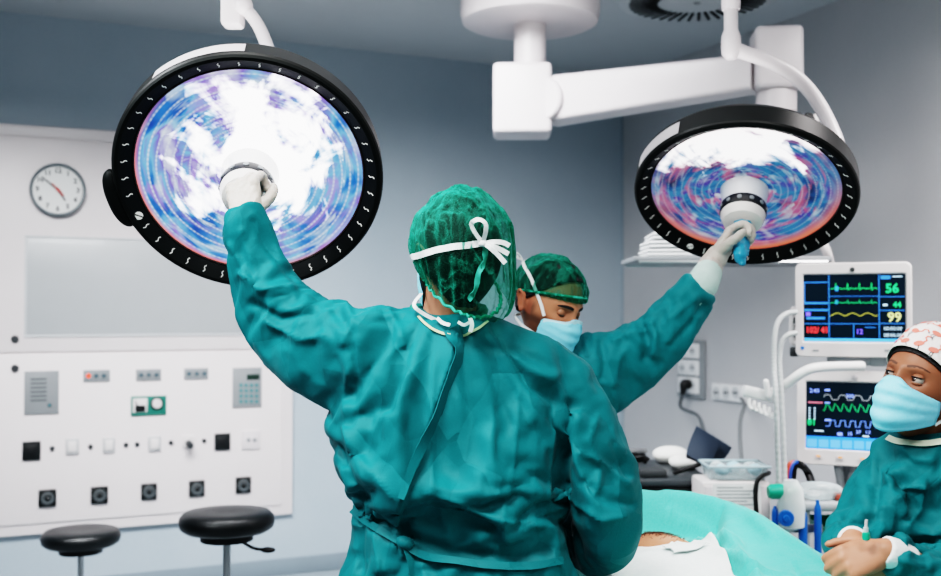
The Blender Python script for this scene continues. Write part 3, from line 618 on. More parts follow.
# ------------------------------------------------------------------ hose arm and hoses
ARMW = mat('arm_white', 'e3e3e2', .35)
d = 3.93
t = thing('hose_arm', 'white bent support arm with a row of hooks left of the monitors', 'arm', P(760, 410, d))
mk('arm_tube', tube([P(862, 366, D1-.02), P(835, 366.5, D1-.08), P(815, 368, d-.05), P(802, 373, d-.05), P(788, 383, d-.03), P(772, 393, d)], .0175, 14), ARMW, t)
Rh = Ry(.22)
mk('hook_plate', xf(box((0, 0, 0), (S(34, d), .05, S(11, d)), b=.01), Rh, P(759, 394, d)), ARMW, t)
mk('peg', tube([P(768, 396, d-.03), P(767, 388, d-.03), P(766, 382, d-.03)], .011, 10, rnd=True), ARMW, t)
for i in range(5):
    x, y = 749+i*5, 398.5+i*2.1; mk('hook', tube([P(x, y, d-.02), P(x+.4, y+6, d-.025), P(x+2, y+10, d-.03), P(x+4.2, y+9, d-.03), P(x+4.6, y+5.5, d-.03)], .0065, 8), ARMW, t)
def hose(pts, r, lab):
    q = cat(pts, 40); g = tube([tuple(p) for p in q[::1]], [r*(1+.06*math.cos(i*1.25)) for i in range(len(q))], 10, smooth=False)
    o = mk('breathing_hose', g, mat('hose_white', 'bfc2c2', .45, var=.04), ang=180); return tag(o, lab, 'hose', 'corrugated hoses by the monitors')
hose([P(796, 312, 3.92), P(786, 314, 3.88), P(778, 322, 3.86), P(774.5, 338, 3.85), P(774, 365, 3.84), P(776, 400, 3.8), P(777.5, 450, 3.8), P(779, 498, 3.8)], .0092, 'outer pale corrugated hose looping from the side of the upper monitor')
hose([P(796, 333, 3.92), P(788, 335, 3.9), P(782, 342, 3.9), P(779.5, 360, 3.9), P(781.5, 395, 3.88), P(784, 450, 3.86), P(785, 500, 3.84)], .0092, 'inner pale corrugated hose dropping beside the lower monitor')

# ================================================================== BLACK EQUIPMENT CART and what lies on it
CARTM = mat('cart_black', '24282b', .42, var=.15); zc_ = .887
x0, x1 = P(612, 470, 4.5)[0], P(705, 470, 4.5)[0]; y0, y1 = 4.36, 4.96
t = thing('equipment_cart', 'black equipment cart behind the patient table under the socket plate', 'cart', ((x0+x1)/2, (y0+y1)/2, 0))
mk('worktop', box(((x0+x1)/2, (y0+y1)/2, zc_-.015), (x1-x0, y1-y0, .03), b=.008), mat('cart_top', '3a3f42', .35), t)
mk('body', box(((x0+x1)/2, (y0+y1)/2, (zc_-.03+.14)/2), (x1-x0-.04, y1-y0-.04, zc_-.03-.14), b=.01), CARTM, t)
for i in range(3):
    z = .72-i*.2; o = mk('drawer', box(((x0+x1)/2, y0+.014, z), (x1-x0-.07, .02, .18), b=.006), CARTM, t); mk('drawer_handle', box(((x0+x1)/2, y0-.003, z+.04), (.16, .02, .016), b=.005), STEEL, o)
for sx in (x0+.06, x1-.06):
    for sy in (y0+.07, y1-.07): mk('caster', join(lathe([(.04, -.015), (.05, -.008), (.05, .008), (.04, .015)], (sx, sy, .05), (1, 0, 0), 20), cyl((sx, sy, .06), (sx, sy, .15), .014, 10)), RUBBER, t)
CUSH = mat('cushion_white', 'dcdcd8', .75, bump=.2, bs=30)
def pillow(px, py, rx, rz, d, lab):
    c = P(px, py, d); rz_ = S(rz, d); c[2] = zc_+rz_*.93
    g = ball((0, 0, 0), 1, 28, 18); V = g[0]; V = np.sign(V)*np.abs(V)**np.array([.85, .85, 1.0]); V = V*np.array([S(rx, d), .068, rz_]); V[:, 2] += .004*nza(V, 14); V[:, 2] = np.maximum(V[:, 2], -rz_*.93)
    o = mk('pad', xf((V, g[1]), None, c), CUSH, ang=180); tag(o, lab, 'pad', 'white pads on the black cart')
pillow(671, 455, 18, 8.5, 4.84, 'plump white pad at the back of the black cart')
pillow(686, 461, 17, 7, 4.66, 'flatter cream pad in front of the other on the black cart, touching the navy cuff')
# navy cuff, folded over twice
NAVY = mat('navy_cloth', '1b2a3a', .7, bump=.3, bs=120); dc = 4.50
t = thing('pressure_cuff', 'folded navy blue blood-pressure cuff propped on the pale pads', 'cuff', (P(705, 460, dc)[0], dc, zc_))
def sheetpx(rows, th): return solid(grid(rows), th)
def quadsheet(a, b, c_, d_, th, bulge=.02, n=8):
    rows = []
    for i in range(n+1):
        u = i/n; rows.append([(a*(1-u)+b*u)*(1-w)+(d_*(1-u)+c_*u)*w+A(0, -bulge*math.sin(PI*u)*math.sin(PI*w), 0) for w in np.linspace(0, 1, n+1)])
    return solid(grid(rows), th)
mk('front_flap', quadsheet(P(696, 428, dc+.05), P(719, 444, dc), P(708, 467, dc-.08), P(686, 456, dc-.04), .03), NAVY, t)
mk('back_flap', quadsheet(P(700, 431, dc+.1), P(730.5, 450, dc+.06), P(721, 463, dc-.02), P(706, 467, dc-.05), .03, .012), NAVY, t)
mk('press_stud', lathe([(.009, 0), (.009, .006), (.005, .008)], P(690.5, 451, dc-.06), (0, -1, 0), 14), WHITEM, t)
mk('air_tube', tube([P(700, 464, dc-.06), P(692, 467, dc-.06), P(682, 470, dc-.06), P(674, 473, dc-.04)], .009, 8), RUBBER, t)
# dark instruments at the left end of the cart
t = thing('cable_coil', 'dark coiled cable with clips lying at the left end of the black cart', 'cable', (P(628, 460, 4.74)[0], 4.74, zc_))
cc = A(P(628, 460, 4.74)[0], 4.74, zc_+.012)
mk('coil', tube([cc+A((.075+.012*math.sin(i*1.7))*math.cos(i*.5), (.075+.012*math.sin(i*1.7))*math.sin(i*.5), .006+.0013*i) for i in range(38)], .009, 8, n=3), RUBBER, t)
mk('clip', join(box(cc+A(.03, -.06, .06), (.09, .03, .02), Rz(.3), b=.006), box(cc+A(-.05, -.02, .062), (.07, .025, .02), Rz(-.5), b=.006)), STEEL, t)
o = mk('control_box', join(box(P(652, 482, 4.44)*A(1, 1, 0)+A(0, 0, zc_+.017), (S(26, 4.45), .10, .034), b=.008)), DARKG); tag(o, 'small dark grey box at the front edge of the black cart', 'box')

# ------------------------------------------------------------------ white cabinet with a notice and a clear bin
dw = 4.15; a, b = P(702, 482, dw), P(771, 482, dw); zt = a[2]
t = thing('supply_cabinet', 'narrow white cabinet with a printed notice on its front', 'cabinet', ((a[0]+b[0])/2, dw+.2, 0))
mk('carcass', box(((a[0]+b[0])/2, dw+.1, (zt+.06)/2), (b[0]-a[0], .2, zt-.06), b=.012), WHITEM, t)
dr = mk('door', box(((a[0]+b[0])/2, dw-.006, (zt+.1)/2-.0), (b[0]-a[0]-.02, .014, zt-.13), b=.004), WHITE, t)
mk('door_handle', box((b[0]-.025, dw-.02, .55), (.014, .02, .12), b=.004), STEEL, dr)
n_ = mk('notice', box((P(736, 497, dw)[0], dw-.0145, P(736, 500, dw)[2]), (S(48, dw), .002, S(34, dw))), mat('paper', 'e9eae9', .7), dr)
mk('print_lines', join(*[box((P(716+w/2, 487+i*3.4, dw)[0], dw-.016, P(700, 487+i*3.4, dw)[2]), (S(w, dw), .0008, S(1.1, dw))) for i, w in enumerate((26, 38, 33, 39, 30, 36, 20))]), mat('print_grey', '8d9396', .7), n_)
mk('plinth', box(((a[0]+b[0])/2, dw+.1, .03), (b[0]-a[0]-.04, .16, .06)), DARKG, t)
o = mk('drain_hose', tube([P(769, 473, dw+.03), P(767, 474, dw-.03), P(762, 476, dw-.07), P(757, 482, dw-.075), P(755.5, 495, dw-.075), P(757, 520, dw-.07), P(760, 560, dw-.06)], .009, 8), RUBBER); tag(o, 'black hose hooked over the front of the white cabinet', 'hose')
CLR = clear('clear_plastic', 'b8c9cc', .16)
bx0, bx1 = P(704, 480, dw+.1)[0], P(764, 480, dw+.1)[0]; hb_ = .055
def tub(x0, x1, y0, y1, z0, z1, t=.005, taper=.012):
    o = [np.c_[np.array(rrect(x1-x0-2*e, y1-y0-2*e, .03, 4))+A((x0+x1)/2, (y0+y1)/2), np.full(20, z)] for e, z in ((taper, z0), (0, z1), (t, z1), (taper+t, z0+t))]
    return loft(o, cap=True)
t = thing('plastic_bin', 'clear plastic bin of wrapped supplies on top of the white cabinet', 'bin', ((bx0+bx1)/2, dw+.18, zt))
mk('tub', tub(bx0, bx1, dw+.01, dw+.19, zt, zt+hb_), CLR, t)
mk('rim', tube([(bx0, dw+.01, zt+hb_), (bx1, dw+.01, zt+hb_), (bx1, dw+.19, zt+hb_), (bx0, dw+.19, zt+hb_), (bx0, dw+.01, zt+hb_)], .006, 8, smooth=False), mat('rim_clear', 'a9bdc3', .2), t)
BAG = clear('bag_film', 'd5e2e4', .3, .2)
for i in range(6):
    q = ball((0, 0, 0), (.028, .028, .022), 16, 12); V = q[0]; V = V*(1+.22*nza(V, 40, i*3.1)[:, None])
    o = mk('wrapped_pack', xf((V, q[1]), Rz(i*1.1), (bx0+.06+(i % 3)*.065, dw+.062+(i//3)*.078, zt+.038)), BAG if i % 2 else mat('pack_blue', '9fc3cf', .4)); tag(o, ['pale blue wrapped pack at the left front of the clear bin', 'clear bag in the middle front of the bin', 'pale blue wrapped pack at the right front of the clear bin', 'clear bag at the left back of the bin', 'pale blue wrapped pack in the middle back of the clear bin', 'clear bag at the right back of the bin'][i], 'pack', 'packs in the clear bin')

# ------------------------------------------------------------------ anaesthesia trolley
da = 3.95; x0, x1 = P(786, 490, da)[0], P(905, 490, da)[0]; zs = P(830, 494, da)[2]-.02; y0, y1 = da-.16, da+.17
TR = mat('trolley_grey', 'a6abad', .4)
t = thing('anaesthesia_trolley', 'grey trolley with green tray and blue bottles below the monitors', 'trolley', ((x0+x1)/2, (y0+y1)/2, 0))
mk('top_shelf', box(((x0+x1)/2, (y0+y1)/2, zs), (x1-x0, y1-y0, .03), b=.01), TR, t)
mk('green_tray', tub(P(826, 508, da-.16)[0], x1-.02, y0-.06, y1-.06, zs-.125, zs-.075), mat('tray_green', '1f8f78', .4), t)
mk('lower_shelf', box(((x0+x1)/2, (y0+y1)/2, .32), (x1-x0, y1-y0, .03), b=.01), TR, t)
for sx in (x0+.03, x1-.03):
    for sy in (y0+.03, y1-.03):
        o = mk('upright', cyl((sx, sy, .1), (sx, sy, zs), .016, 14), TR, t); mk('caster', lathe([(.04, -.014), (.05, -.008), (.05, .008), (.04, .014)], (sx, sy, .05), (1, 0, 0), 20), RUBBER, o)
mk('monitor_post', cyl(((P(850, 400, D1+.12)[0]), D1+.205, .335), (P(850, 400, D1+.205)[0], D1+.205, 1.66), .022, 16), mat('neck_grey', '83888b', .4), t)
mk('monitor_bracket', join(*[box((P(850, 400, D1+.2)[0], D1+.195, z), (.1, .05, .1), b=.01) for z in (1.58, 1.17)]), mat('neck_grey', '83888b', .4), t)
BLUE = mat('blue_plastic', '1d5fb0', .35)
def bottle(px, y_0, y_1, rpx, d, m, lab, cat='bottle', grp=None):
    a, b = P(px, y_1, d), P(px, y_0, d); r = S(rpx, d); h = b[2]-a[2]
    o = mk('gas_bottle', lathe([(r*.9, 0), (r, .006), (r, h*.8), (r*.75, h*.9), (r*.4, h*.94), (r*.4, h)], A(a[0], d, a[2]), seg=20), m); return tag(o, lab, cat, grp)
# canisters are clipped on to the trolley: parts of it
def can(name, px, y_0, y_1, rpx, d, m):
    a, b = P(px, y_1, d), P(px, y_0, d); r = S(rpx, d); h = b[2]-a[2]
    return mk(name, lathe([(r*.9, 0), (r, .006), (r, h*.8), (r*.8, h*.9), (r*.5, h*.94), (r*.5, h)], A(a[0], d, a[2]), seg=20), m, t)
dn = y0-.045
can('blue_canister', 803, 508, 556, 4.3, dn, BLUE); can('blue_canister', 818, 500, 560, 3.6, dn, BLUE); can('blue_canister', 775, 506, 540, 3.2, dn, BLUE)
mk('canister_rail', box(((P(770, 500, dn)[0]+P(824, 500, dn)[0])/2, dn+.028, P(800, 530, dn)[2]), (S(56, dn), .012, .03), b=.003), STEEL, t)
mk('valve_block', lathe([(.02, 0), (.026, .01), (.026, .07), (.018, .08), (.018, .11)], P(768, 492, dn), (1, 0, .05), 18, up=(0, 0, 1)), mat('valve_green', '27a184', .35), t)
cb = P(791, 507, dn)
mk('absorber_jar', lathe([(.035, P(791, 528, dn)[2]), (.045, P(791, 526, dn)[2]), (.048, cb[2]), (.04, P(791, 488, dn)[2]), (.03, P(791, 484, dn)[2]), (.022, P(791, 480, dn)[2])], (cb[0], cb[1], 0), seg=24), clear('jar_clear', 'dfe6e6', .55), t)
mk('jar_dial', join(lathe([(.028, 0), (.026, .012)], P(786, 518, dn-.045), (-.2, -1, 0), 20), lathe([(.012, .01), (.01, .02)], P(786, 518, dn-.045), (-.2, -1, 0), 14)), BLUE, t)
# things on the trolley top
o = mk('lead_bundle', join(*[tube([P(787+i*2, 484-i, da-.02+i*.02), P(790+i*2, 470-i*2, da+.0), P(797+i*2.2, 464+(i % 2)*2, da-.02*i), P(805+i*1.5, 470+i, da), P(811+i, 484, da-.03+i*.02)], .0095, 8) for i in range(4)]), RUBBER); tag(o, 'loops of black monitor leads on the trolley at the foot of the hoses', 'leads')
for cme, dx, lab in (('b5462f', 0, 'short orange-red lead over the black loops on the trolley'), ('2c55a8', 3, 'short blue lead over the black loops on the trolley')):
    o = mk('sensor_lead', tube([P(786+dx, 486, da-.06), P(787+dx, 472, da-.065), P(790+dx, 464, da-.06), P(794+dx, 462, da-.05)], .008, 8), mat('lead_'+cme, cme, .4)); tag(o, lab, 'lead')
z = zs+.015
g = ball((0, 0, 0), (.085, .05, .035), 24, 14); V = g[0]*(1+.25*nza(g[0], 22, 4)[:, None]); V[:, 2] = np.maximum(V[:, 2], -.028)
o = mk('plastic_wrapper', xf((V, g[1]), None, (P(818, 490, da-.08)[0], da-.08, z+.029)), BAG); tag(o, 'crumpled clear plastic wrapper on the trolley top', 'wrapper')
o = mk('instrument_case', box((P(845, 496, da-.1)[0], da-.1, z+.0125), (.075, .05, .022), b=.005), mat('case_red', '9a4a3c', .45)); tag(o, 'small reddish brown case on the trolley top beside the nurse', 'case')
for i, (x, y) in enumerate(((829, 4), (836, 1))):
    o = mk('glass_vial', lathe([(.009, 0), (.011, .003), (.011, .028), (.005, .034), (.006, .042)], (P(x, 490, da-.02)[0], da-.02-.03*i, z), seg=14), clear('vial%d' % i, 'e8eeee', .45)); tag(o, ('small clear vial on the trolley, nearer the plastic wrapper', 'small clear vial on the trolley, nearer the reddish case')[i], 'vial', 'vials on the trolley')

# ================================================================== OPERATING TABLE, patient and drapes
TY0, TY1 = 1.12, 3.20
def tcx(y): return .50+(3.1-y)*.066
ot = thing('operating_table', 'operating table hidden under the turquoise drape in front of the surgeons', 'table', (tcx(2.1), 2.1, 0))
def tslab(y0, y1, hw, z0, z1):
    return loft([[(tcx(y)-hw, y, z0), (tcx(y)+hw, y, z0), (tcx(y)+hw, y, z1), (tcx(y)-hw, y, z1)] for y in (y0, y1)])
mk('mattress', tslab(TY0+.05, 2.93, .19, .675, .742), LEATHER, ot)
mk('headrest', box((.515, 3.04, .715), (.12, .20, .05), b=.015), LEATHER, ot)
mk('table_frame', tslab(TY0+.07, 2.9, .18, .62, .674), STEEL, ot)
mk('pedestal', box((tcx(2.1), 2.1, .36), (.26, .36, .52), b=.03), WHITEM, ot)
mk('foot_base', box((tcx(2.1), 2.1, .05), (.4, .95, .1), b=.03), GREYP, ot)
RID = [P(600, 490, 3.10), P(630, 489, 3.06), P(652, 490, 3.02), P(690, 494, 2.98), P(722, 501, 2.93), P(752, 517, 2.83), P(782, 536, 2.71), P(815, 556, 2.61), P(850, 577, 2.50), A(.81, 2.38, .945), A(.765, 2.1, .935), A(.785, 1.6, .93), A(.83, 1.0, .93)]
RQ = cat(RID, 8)
def polyd(x, y):
    b = (9, 0, 0, 0)
    for i in range(len(RQ)-1):
        a, c = RQ[i], RQ[i+1]; ex, ey = c[0]-a[0], c[1]-a[1]; tt = max(0, min(1, ((x-a[0])*ex+(y-a[1])*ey)/(ex*ex+ey*ey)))
        dx, dy = x-a[0]-ex*tt, y-a[1]-ey*tt; dd = math.hypot(dx, dy)
        if dd < b[0]: b = (dd, 1 if ex*dy-ey*dx > 0 else -1, a[2]+(c[2]-a[2])*tt, (i+tt)/(len(RQ)-1))
    return b
HOLE = P(655, 534, 2.83); FIELDZ = .947
def drape_h(x, y, folds=True):
    dd, sd, rz, u = polyd(x, y); base = FIELDZ
    if sd > 0:                         # outside the ridge: rounded shoulder, then a hanging skirt
        h = rz-.30*dd-3.2*max(0, dd-.05)**1.5-(1.8+7*sm(.62, .70, u))*max(0, dd-.10+.06*sm(.62, .70, u)); h = max(h, .42)
    else:
        k_ = math.exp(-(dd/(.045+.10*sm(.34, .46, u)))**(2.8-1.2*sm(.34, .46, u))); h = base+(rz-base)*k_
        if folds:
            fu = sm(.05, .25, u)*(1-sm(.62, .8, u))
            h += .018*math.exp(-abs(dd-.15-.04*math.sin(u*14))/.022)*fu+.010*math.exp(-abs(dd-.24+.08*u)/.016)*fu
    if folds:                          # sharp press folds fanning from the ridge's corner
        cx, cy = RQ[32][0], RQ[32][1]; a = math.atan2(y-cy, x-cx); rr = math.hypot(x-cx, y-cy)
        h += .004*math.cos(a*11)*sm(.03, .12, rr)*(1-sm(.3, .5, rr))
        h += .006*nz((x, y, 0), 7, 2)+.003*nz((x, y, 0), 19, 5)
    e = max(0, (tcx(y)-.235)-x); h -= 9*e*sm(0, .04, e)+.5*e
    e = max(0, TY0-y); h -= 9.0*e
    e = max(0, y-(2.99+.21*sm(.38, .47, x))); h -= 9.0*e
    return max(h, .40)
def fieldmask(x, y): return math.hypot((x-HOLE[0])/.10, (y-HOLE[1])/.05)
DRAPE = None
t_ = NT('drape_cloth'); o_ = t_.obj()
cc_ = t_.mix(t_.noise(5, 4, o_), lin('3fb3aa'), lin('52c2b8')); cc_ = t_.mix(t_.math('MULTIPLY', t_.noise(320, 2, o_), .25), cc_, lin('b7ebe4'))
t_.bsdf(cc_, .75, spec=.25, bump=t_.noise(38, 5, o_, .6, .5), bstr=.35, bdist=.006, sheen=.2); DRAPE = t_.m
nx, ny = 170, 330; xs = np.linspace(.12, 1.20, nx); ys = np.linspace(.98, 3.36, ny)
PT = np.array([[(x, y, drape_h(x, y)-.075*(1-sm(.85, 1.15, fieldmask(x, y)))) for y in ys] for x in xs])
gd = grid(PT)
px_ = proj(gd[0])
for pl, hg, wd, fn in (([(724, 500), (717, 518), (716, 536), (722, 552)], -.012, 4, 1), ([(650, 512), (690, 526), (722, 540), (748, 552)], .013, 4, 1), ([(660, 503), (700, 512), (716, 520)], -.008, 3, 1), ([(716, 536), (740, 556), (762, 580)], .012, 4, 1), ([(690, 545), (730, 560), (752, 590)], -.010, 5, 1), ([(745, 515), (775, 540), (800, 568)], .008, 4, 1), ([(770, 535), (790, 556), (805, 585)], -.008, 4, 1), ([(735, 505), (790, 540), (840, 575)], .006, 3, 1), ([(655, 494), (690, 497), (722, 504)], .008, 3, 1), ([(680, 500), (672, 515), (676, 530)], .008, 3, 1)):
    best = np.full(len(px_), 1e9); uu = np.zeros(len(px_))
    for i in range(len(pl)-1):
        a_, b_ = np.array(pl[i], float), np.array(pl[i+1], float); e_ = b_-a_; u_ = np.clip(((px_-a_)@e_)/(e_@e_), 0, 1); q_ = px_-a_-u_[:, None]*e_; d_ = np.hypot(q_[:, 0], q_[:, 1]); m_ = d_ < best; best[m_] = d_[m_]; uu[m_] = (i+u_[m_])/(len(pl)-1)
    gd[0][:, 2] += 1.7*hg*np.exp(-(best/wd)**1.3)*sm(0, .15, uu)*(1-sm(.85, 1, uu))
gd = (gd[0], [q for q in gd[1] if max(gd[0][k][2] for k in q) > .405 or max(abs(gd[0][k][2]-gd[0][q[0]][2]) for k in q) > 1e-3])
used = sorted({k for q in gd[1] for k in q}); mp_ = {k: i for i, k in enumerate(used)}; gd = (gd[0][used], [tuple(mp_[k] for k in q) for q in gd[1]])
o = mk('surgical_drape', solid(gd, .003), DRAPE, ang=180); tag(o, 'turquoise surgical drape spread over the patient and raised in a ridge', 'drape')
# white sterile sheet round the opening
t_ = NT('sterile_sheet'); o_ = t_.obj()
t_.bsdf(t_.mix(t_.noise(90, 2, o_), lin('dde8e8'), lin('f3f7f6')), .8, spec=.2, bump=t_.noise(110, 3, o_), bstr=.25, bdist=.003); SHEET = t_.m
def sheet(poly_c, ax, lx, ly, off, hole, seed):
    rows = []; ca, sa = math.cos(ax), math.sin(ax)
    for u in np.linspace(-1, 1, 70):
        r = []
        for v in np.linspace(-1, 1, 50):
            x = poly_c[0]+ca*u*lx-sa*v*ly; y = poly_c[1]+sa*u*lx+ca*v*ly
            x += .012*nz((u, v, 0), 2, seed); y += .010*nz((u, v, 3), 2, seed)
            z = drape_h(x, y)+off+.004*abs(nz((x, y, 1), 16, seed))
            if hole: z -= .075*(1-sm(.80, 1.1, fieldmask(x, y)))
            r.append((x, y, z))
        rows.append(r)
    return solid(grid(rows), .002)
cN = P(640, 560, 2.68)
o = mk('sterile_sheet', sheet((HOLE[0]-.035, 2.605), -.03, .16, .175, .013, True, 1), SHEET, ang=180); tag(o, 'white sterile sheet glaring under the lamps around the bare chest', 'sheet')
o = mk('gauze_pad', sheet((HOLE[0]+.05, 2.68), .35, .05, .03, .022, False, 5), SHEET, ang=180); tag(o, 'small folded white gauze pad lying in front of the bare chest', 'gauze')
f0 = P(592, 549, 2.74); f0[2] = drape_h(f0[0], f0[1])+.014
t = thing('forceps', 'dark steel forceps lying on the drape by the surgeon\'s elbow', 'forceps', f0)
for s in (-1, 1):
    b_ = mk('blade', tube([f0+A(-.045, s*.007, .0), f0+A(0, s*.009, .003), f0+A(.04, s*.003, 0)], .0035, 8), mat('dark_steel', '2b2f31', .3, .8), t)
    mk('finger_ring', xf(lathe([(.013, -.002), (.016, 0), (.013, .002), (.011, 0), (.013, -.002)], seg=18, cap=False), None, f0+A(-.06, s*.016, 0)), mat('dark_steel', '2b2f31', .3, .8), b_)
# ================================================================== PEOPLE
def gownmat(name, a, b, c):
    t = NT(name); o = t.obj(); n = t.noise(4, 4, o, .6); f = t.noise(260, 2, o)
    col = t.mix(n, lin(a), lin(b)); col = t.mix(t.math('MULTIPLY', f, .16), col, lin(c))
    wn = t.n('ShaderNodeTexNoise'); wn.inputs['Scale'].default_value = 5; t.L(o, wn.inputs['Vector'])
    wp = t.n('ShaderNodeVectorMath', operation='MULTIPLY_ADD'); t.L(wn.outputs['Color'], wp.inputs[0]); wp.inputs[1].default_value = (.05, .05, .05); t.L(o, wp.inputs[2])
    hs_ = []
    for sc_, am in ((5.5, 1.0), (12, .55)):      # flat facets of a creased sheet: each cell leans its own way
        sp_ = t.n('ShaderNodeVectorMath', operation='MULTIPLY'); t.L(wp.outputs[0], sp_.inputs[0]); sp_.inputs[1].default_value = (1, 1, .62)
        v = t.n('ShaderNodeTexVoronoi'); v.inputs['Scale'].default_value = sc_; t.L(sp_.outputs[0], v.inputs['Vector'])
        d = t.n('ShaderNodeVectorMath', operation='SUBTRACT'); t.L(sp_.outputs[0], d.inputs[0]); t.L(v.outputs['Position'], d.inputs[1])
        e = t.n('ShaderNodeVectorMath', operation='SUBTRACT'); t.L(v.outputs['Color'], e.inputs[0]); e.inputs[1].default_value = (.5, .5, .5)
        q = t.n('ShaderNodeVectorMath', operation='DOT_PRODUCT'); t.L(d.outputs[0], q.inputs[0]); t.L(e.outputs[0], q.inputs[1]); hs_.append(t.math('MULTIPLY', q.outputs['Value'], am))
    h = t.math('ADD', t.math('ADD', hs_[0], hs_[1]), t.math('MULTIPLY', f, .0006))
    t.bsdf(col, .62, spec=.22, bump=h, bstr=.55, bdist=1.0, sheen=.03); return t.m
GOWN = gownmat('gown_teal', '005a60', '00646a', '2c9295'); GOWN2 = gownmat('gown_teal_far', '006268', '056e75', '369fa2')
def skinmat():
    t = NT('skin'); a = t.attr('tone'); o = t.obj(); n = t.noise(70, 3, o)
    col = t.mix(t.math('MULTIPLY', n, .35), a.outputs['Color'], t.mix(1.0, a.outputs['Color'], (.72, .62, .58, 1), 'MULTIPLY'))
    t.bsdf(col, .5, spec=.4, bump=t.noise(220, 2, o), bstr=.15, bdist=.001, sss=.08); return t.m
SKIN = skinmat(); GLOVE = mat('latex_glove', 'b9b1a8', .5, var=.05, bump=.25, bs=120, sss=.05); CUFF = mat('knit_cuff', 'b9cfc8', .8, bump=.6, bs=300)
HAIR = mat('dark_hair', '141214', .55, var=.3, vs=60, bump=.5, bs=240); TIE = mat('white_tie', 'e6e8e8', .7, bump=.2, bs=200)
BIND = mat('neck_binding', 'd5dcc6', .7); SHOE = mat('white_clog', 'd5d8d8', .5); TROUS = None

# ------------------------------------------------------------------ heads (local frame: face towards -y, top +z, origin between the ears)
def head_geo(seed=0, jaw=1.0, eary=.018, ears=(1, 1)):
    nu, nv = 96, 72; V = []
    for i in range(nv+1):
        ph = PI*i/nv
        for j in range(nu):
            th = 2*PI*j/nu; V.append((math.sin(ph)*math.cos(th), math.sin(ph)*math.sin(th), math.cos(ph)))
    D = np.array(V); x, y, z = D[:, 0], D[:, 1], D[:, 2]
    X = .0755*np.sign(x)*np.abs(x)**.93; Y = .098*np.sign(y)*np.abs(y)**.95; Z = .119*z
    lo = sm(.0, 1.0, -z)
    X *= 1-(.30*jaw)*lo**1.2; X *= 1-.05*sm(.2, .9, z)
    Y = np.where(y > 0, Y*(1-.50*sm(.1, .9, -z)), Y*(1-.02*lo))
    Y += np.where(y < 0, -.010*sm(.45, .95, -z), 0)         # chin forward
    fr = sm(.0, .5, -y)
    def G(cx, cz, sx, sz): return np.exp(-((X-cx)/sx)**2-((Z-cz)/sz)**2)*fr
    d = np.zeros(len(X))
    d += .006*G(0, .012, .010, .020)+.013*G(0, -.012, .009, .016)+.023*G(0, -.034, .0115, .013)+.007*(G(.013, -.040, .008, .008)+G(-.013, -.040, .008, .008))
    for s in (-1, 1):
        d += -.013*G(s*.032, .003, .017, .012)+.006*G(s*.030, .024, .024, .008)+.007*G(s*.047, -.024, .018, .016)-.004*G(s*.04, -.065, .014, .02)
    d += .007*G(0, -.068, .022, .010)-.004*G(0, -.0665, .02, .0025)-.003*G(0, -.083, .02, .006)+.008*G(0, -.102, .02, .013)
    Y -= d
    g = (np.stack([X, Y, Z], 1), [(i*nu+j, i*nu+(j+1) % nu, (i+1)*nu+(j+1) % nu, (i+1)*nu+j) for i in range(nv) for j in range(nu)])
    gs = [g]
    for s, on in zip((-1, 1), ears):
        if not on: continue
        ex = s*.0735; c = A(ex, eary, -.008)
        E = np.stack([A(0, 1, .18), A(s*.55, .1, 1), A(s, -.45, 0)], 1); E = np.stack([nrm(E[:, i]) for i in range(3)], 1)
        rim = [(.016*math.cos(a)*(1.0 if math.sin(a) > 0 else .82), .030*math.sin(a), 0) for a in np.linspace(-1.9, 3.6, 18)]
        gs.append(tube([c+A(s*.008, .004, 0)+E@A(*q) for q in rim], .0042, 8, n=2, rnd=True))
        gs.append(ball(c+A(s*.005, .004, 0), (.0055, .015, .027), 16, 12)); gs.append(ball(c+A(s*.006, -.005, -.025), (.0055, .008, .010), 12, 8))
        gs.append(ball(c+A(s*.004, -.010, -.004), (.006, .005, .008), 10, 8))
    return gs
def mask_geo(rows=26, cols=40, bulge=1.0, drop=0.0, sy=0.0):
    vs = np.linspace(0, 1, rows); us = np.linspace(-1, 1, cols); P_ = []
    cy = np.interp(vs, [0, .18, .4, .62, .85, 1], [-.109, -.126, -.131, -.128, -.124, -.104]); cz = np.interp(vs, [0, .2, .45, .7, .88, 1], [-.002, -.024, -.050, -.080, -.106, -.120])-drop*vs
    szz = np.interp(vs, [0, 1], [-.020, -.076]); ex = np.interp(vs, [0, .5, 1], [.069, .071, .066]); ey = np.interp(vs, [0, 1], [-.038, -.028])-sy
    for i, v in enumerate(vs):
        r = []
        for u in us:
            a = abs(u); k = math.sin(a*PI/2); x = ex[i]*math.copysign(k**1.0*.35+.65*a**.85, u); wv = (1-math.cos(a*PI/2)); wz = a**1.7
            y = cy[i]*(1-wv)+ey[i]*wv; z = cz[i]*(1-wz)+szz[i]*wz
            pl = .0022*math.sin(v*PI*2*4.0+.6)*(1-a**3); y -= pl*bulge; y -= .0030*math.exp(-(v/.06)**2)*0
            if v < .15: y -= .004*math.exp(-((a-.28)/.13)**2); z -= .012*sm(.1, .45, a)*(1-v/.15)
            y += .0018*nz((u*2, v*3, 1), 2.2, bulge)
            r.append((x, y, z))
        P_.append(r)
    return P_
def maskmat():
    t = NT('mask_blue'); o = t.obj(); c = t.mix(t.noise(7, 3, o), lin('74cdec'), lin('8ad8f1')); c = t.mix(t.math('MULTIPLY', t.noise(330, 2, o), .3), c, lin('d2f0f8'))
    t.bsdf(c, .7, spec=.25, bump=t.noise(45, 4, o, .6, .6), bstr=.3, bdist=.004, sss=.05); return t.m
MASKM = maskmat()
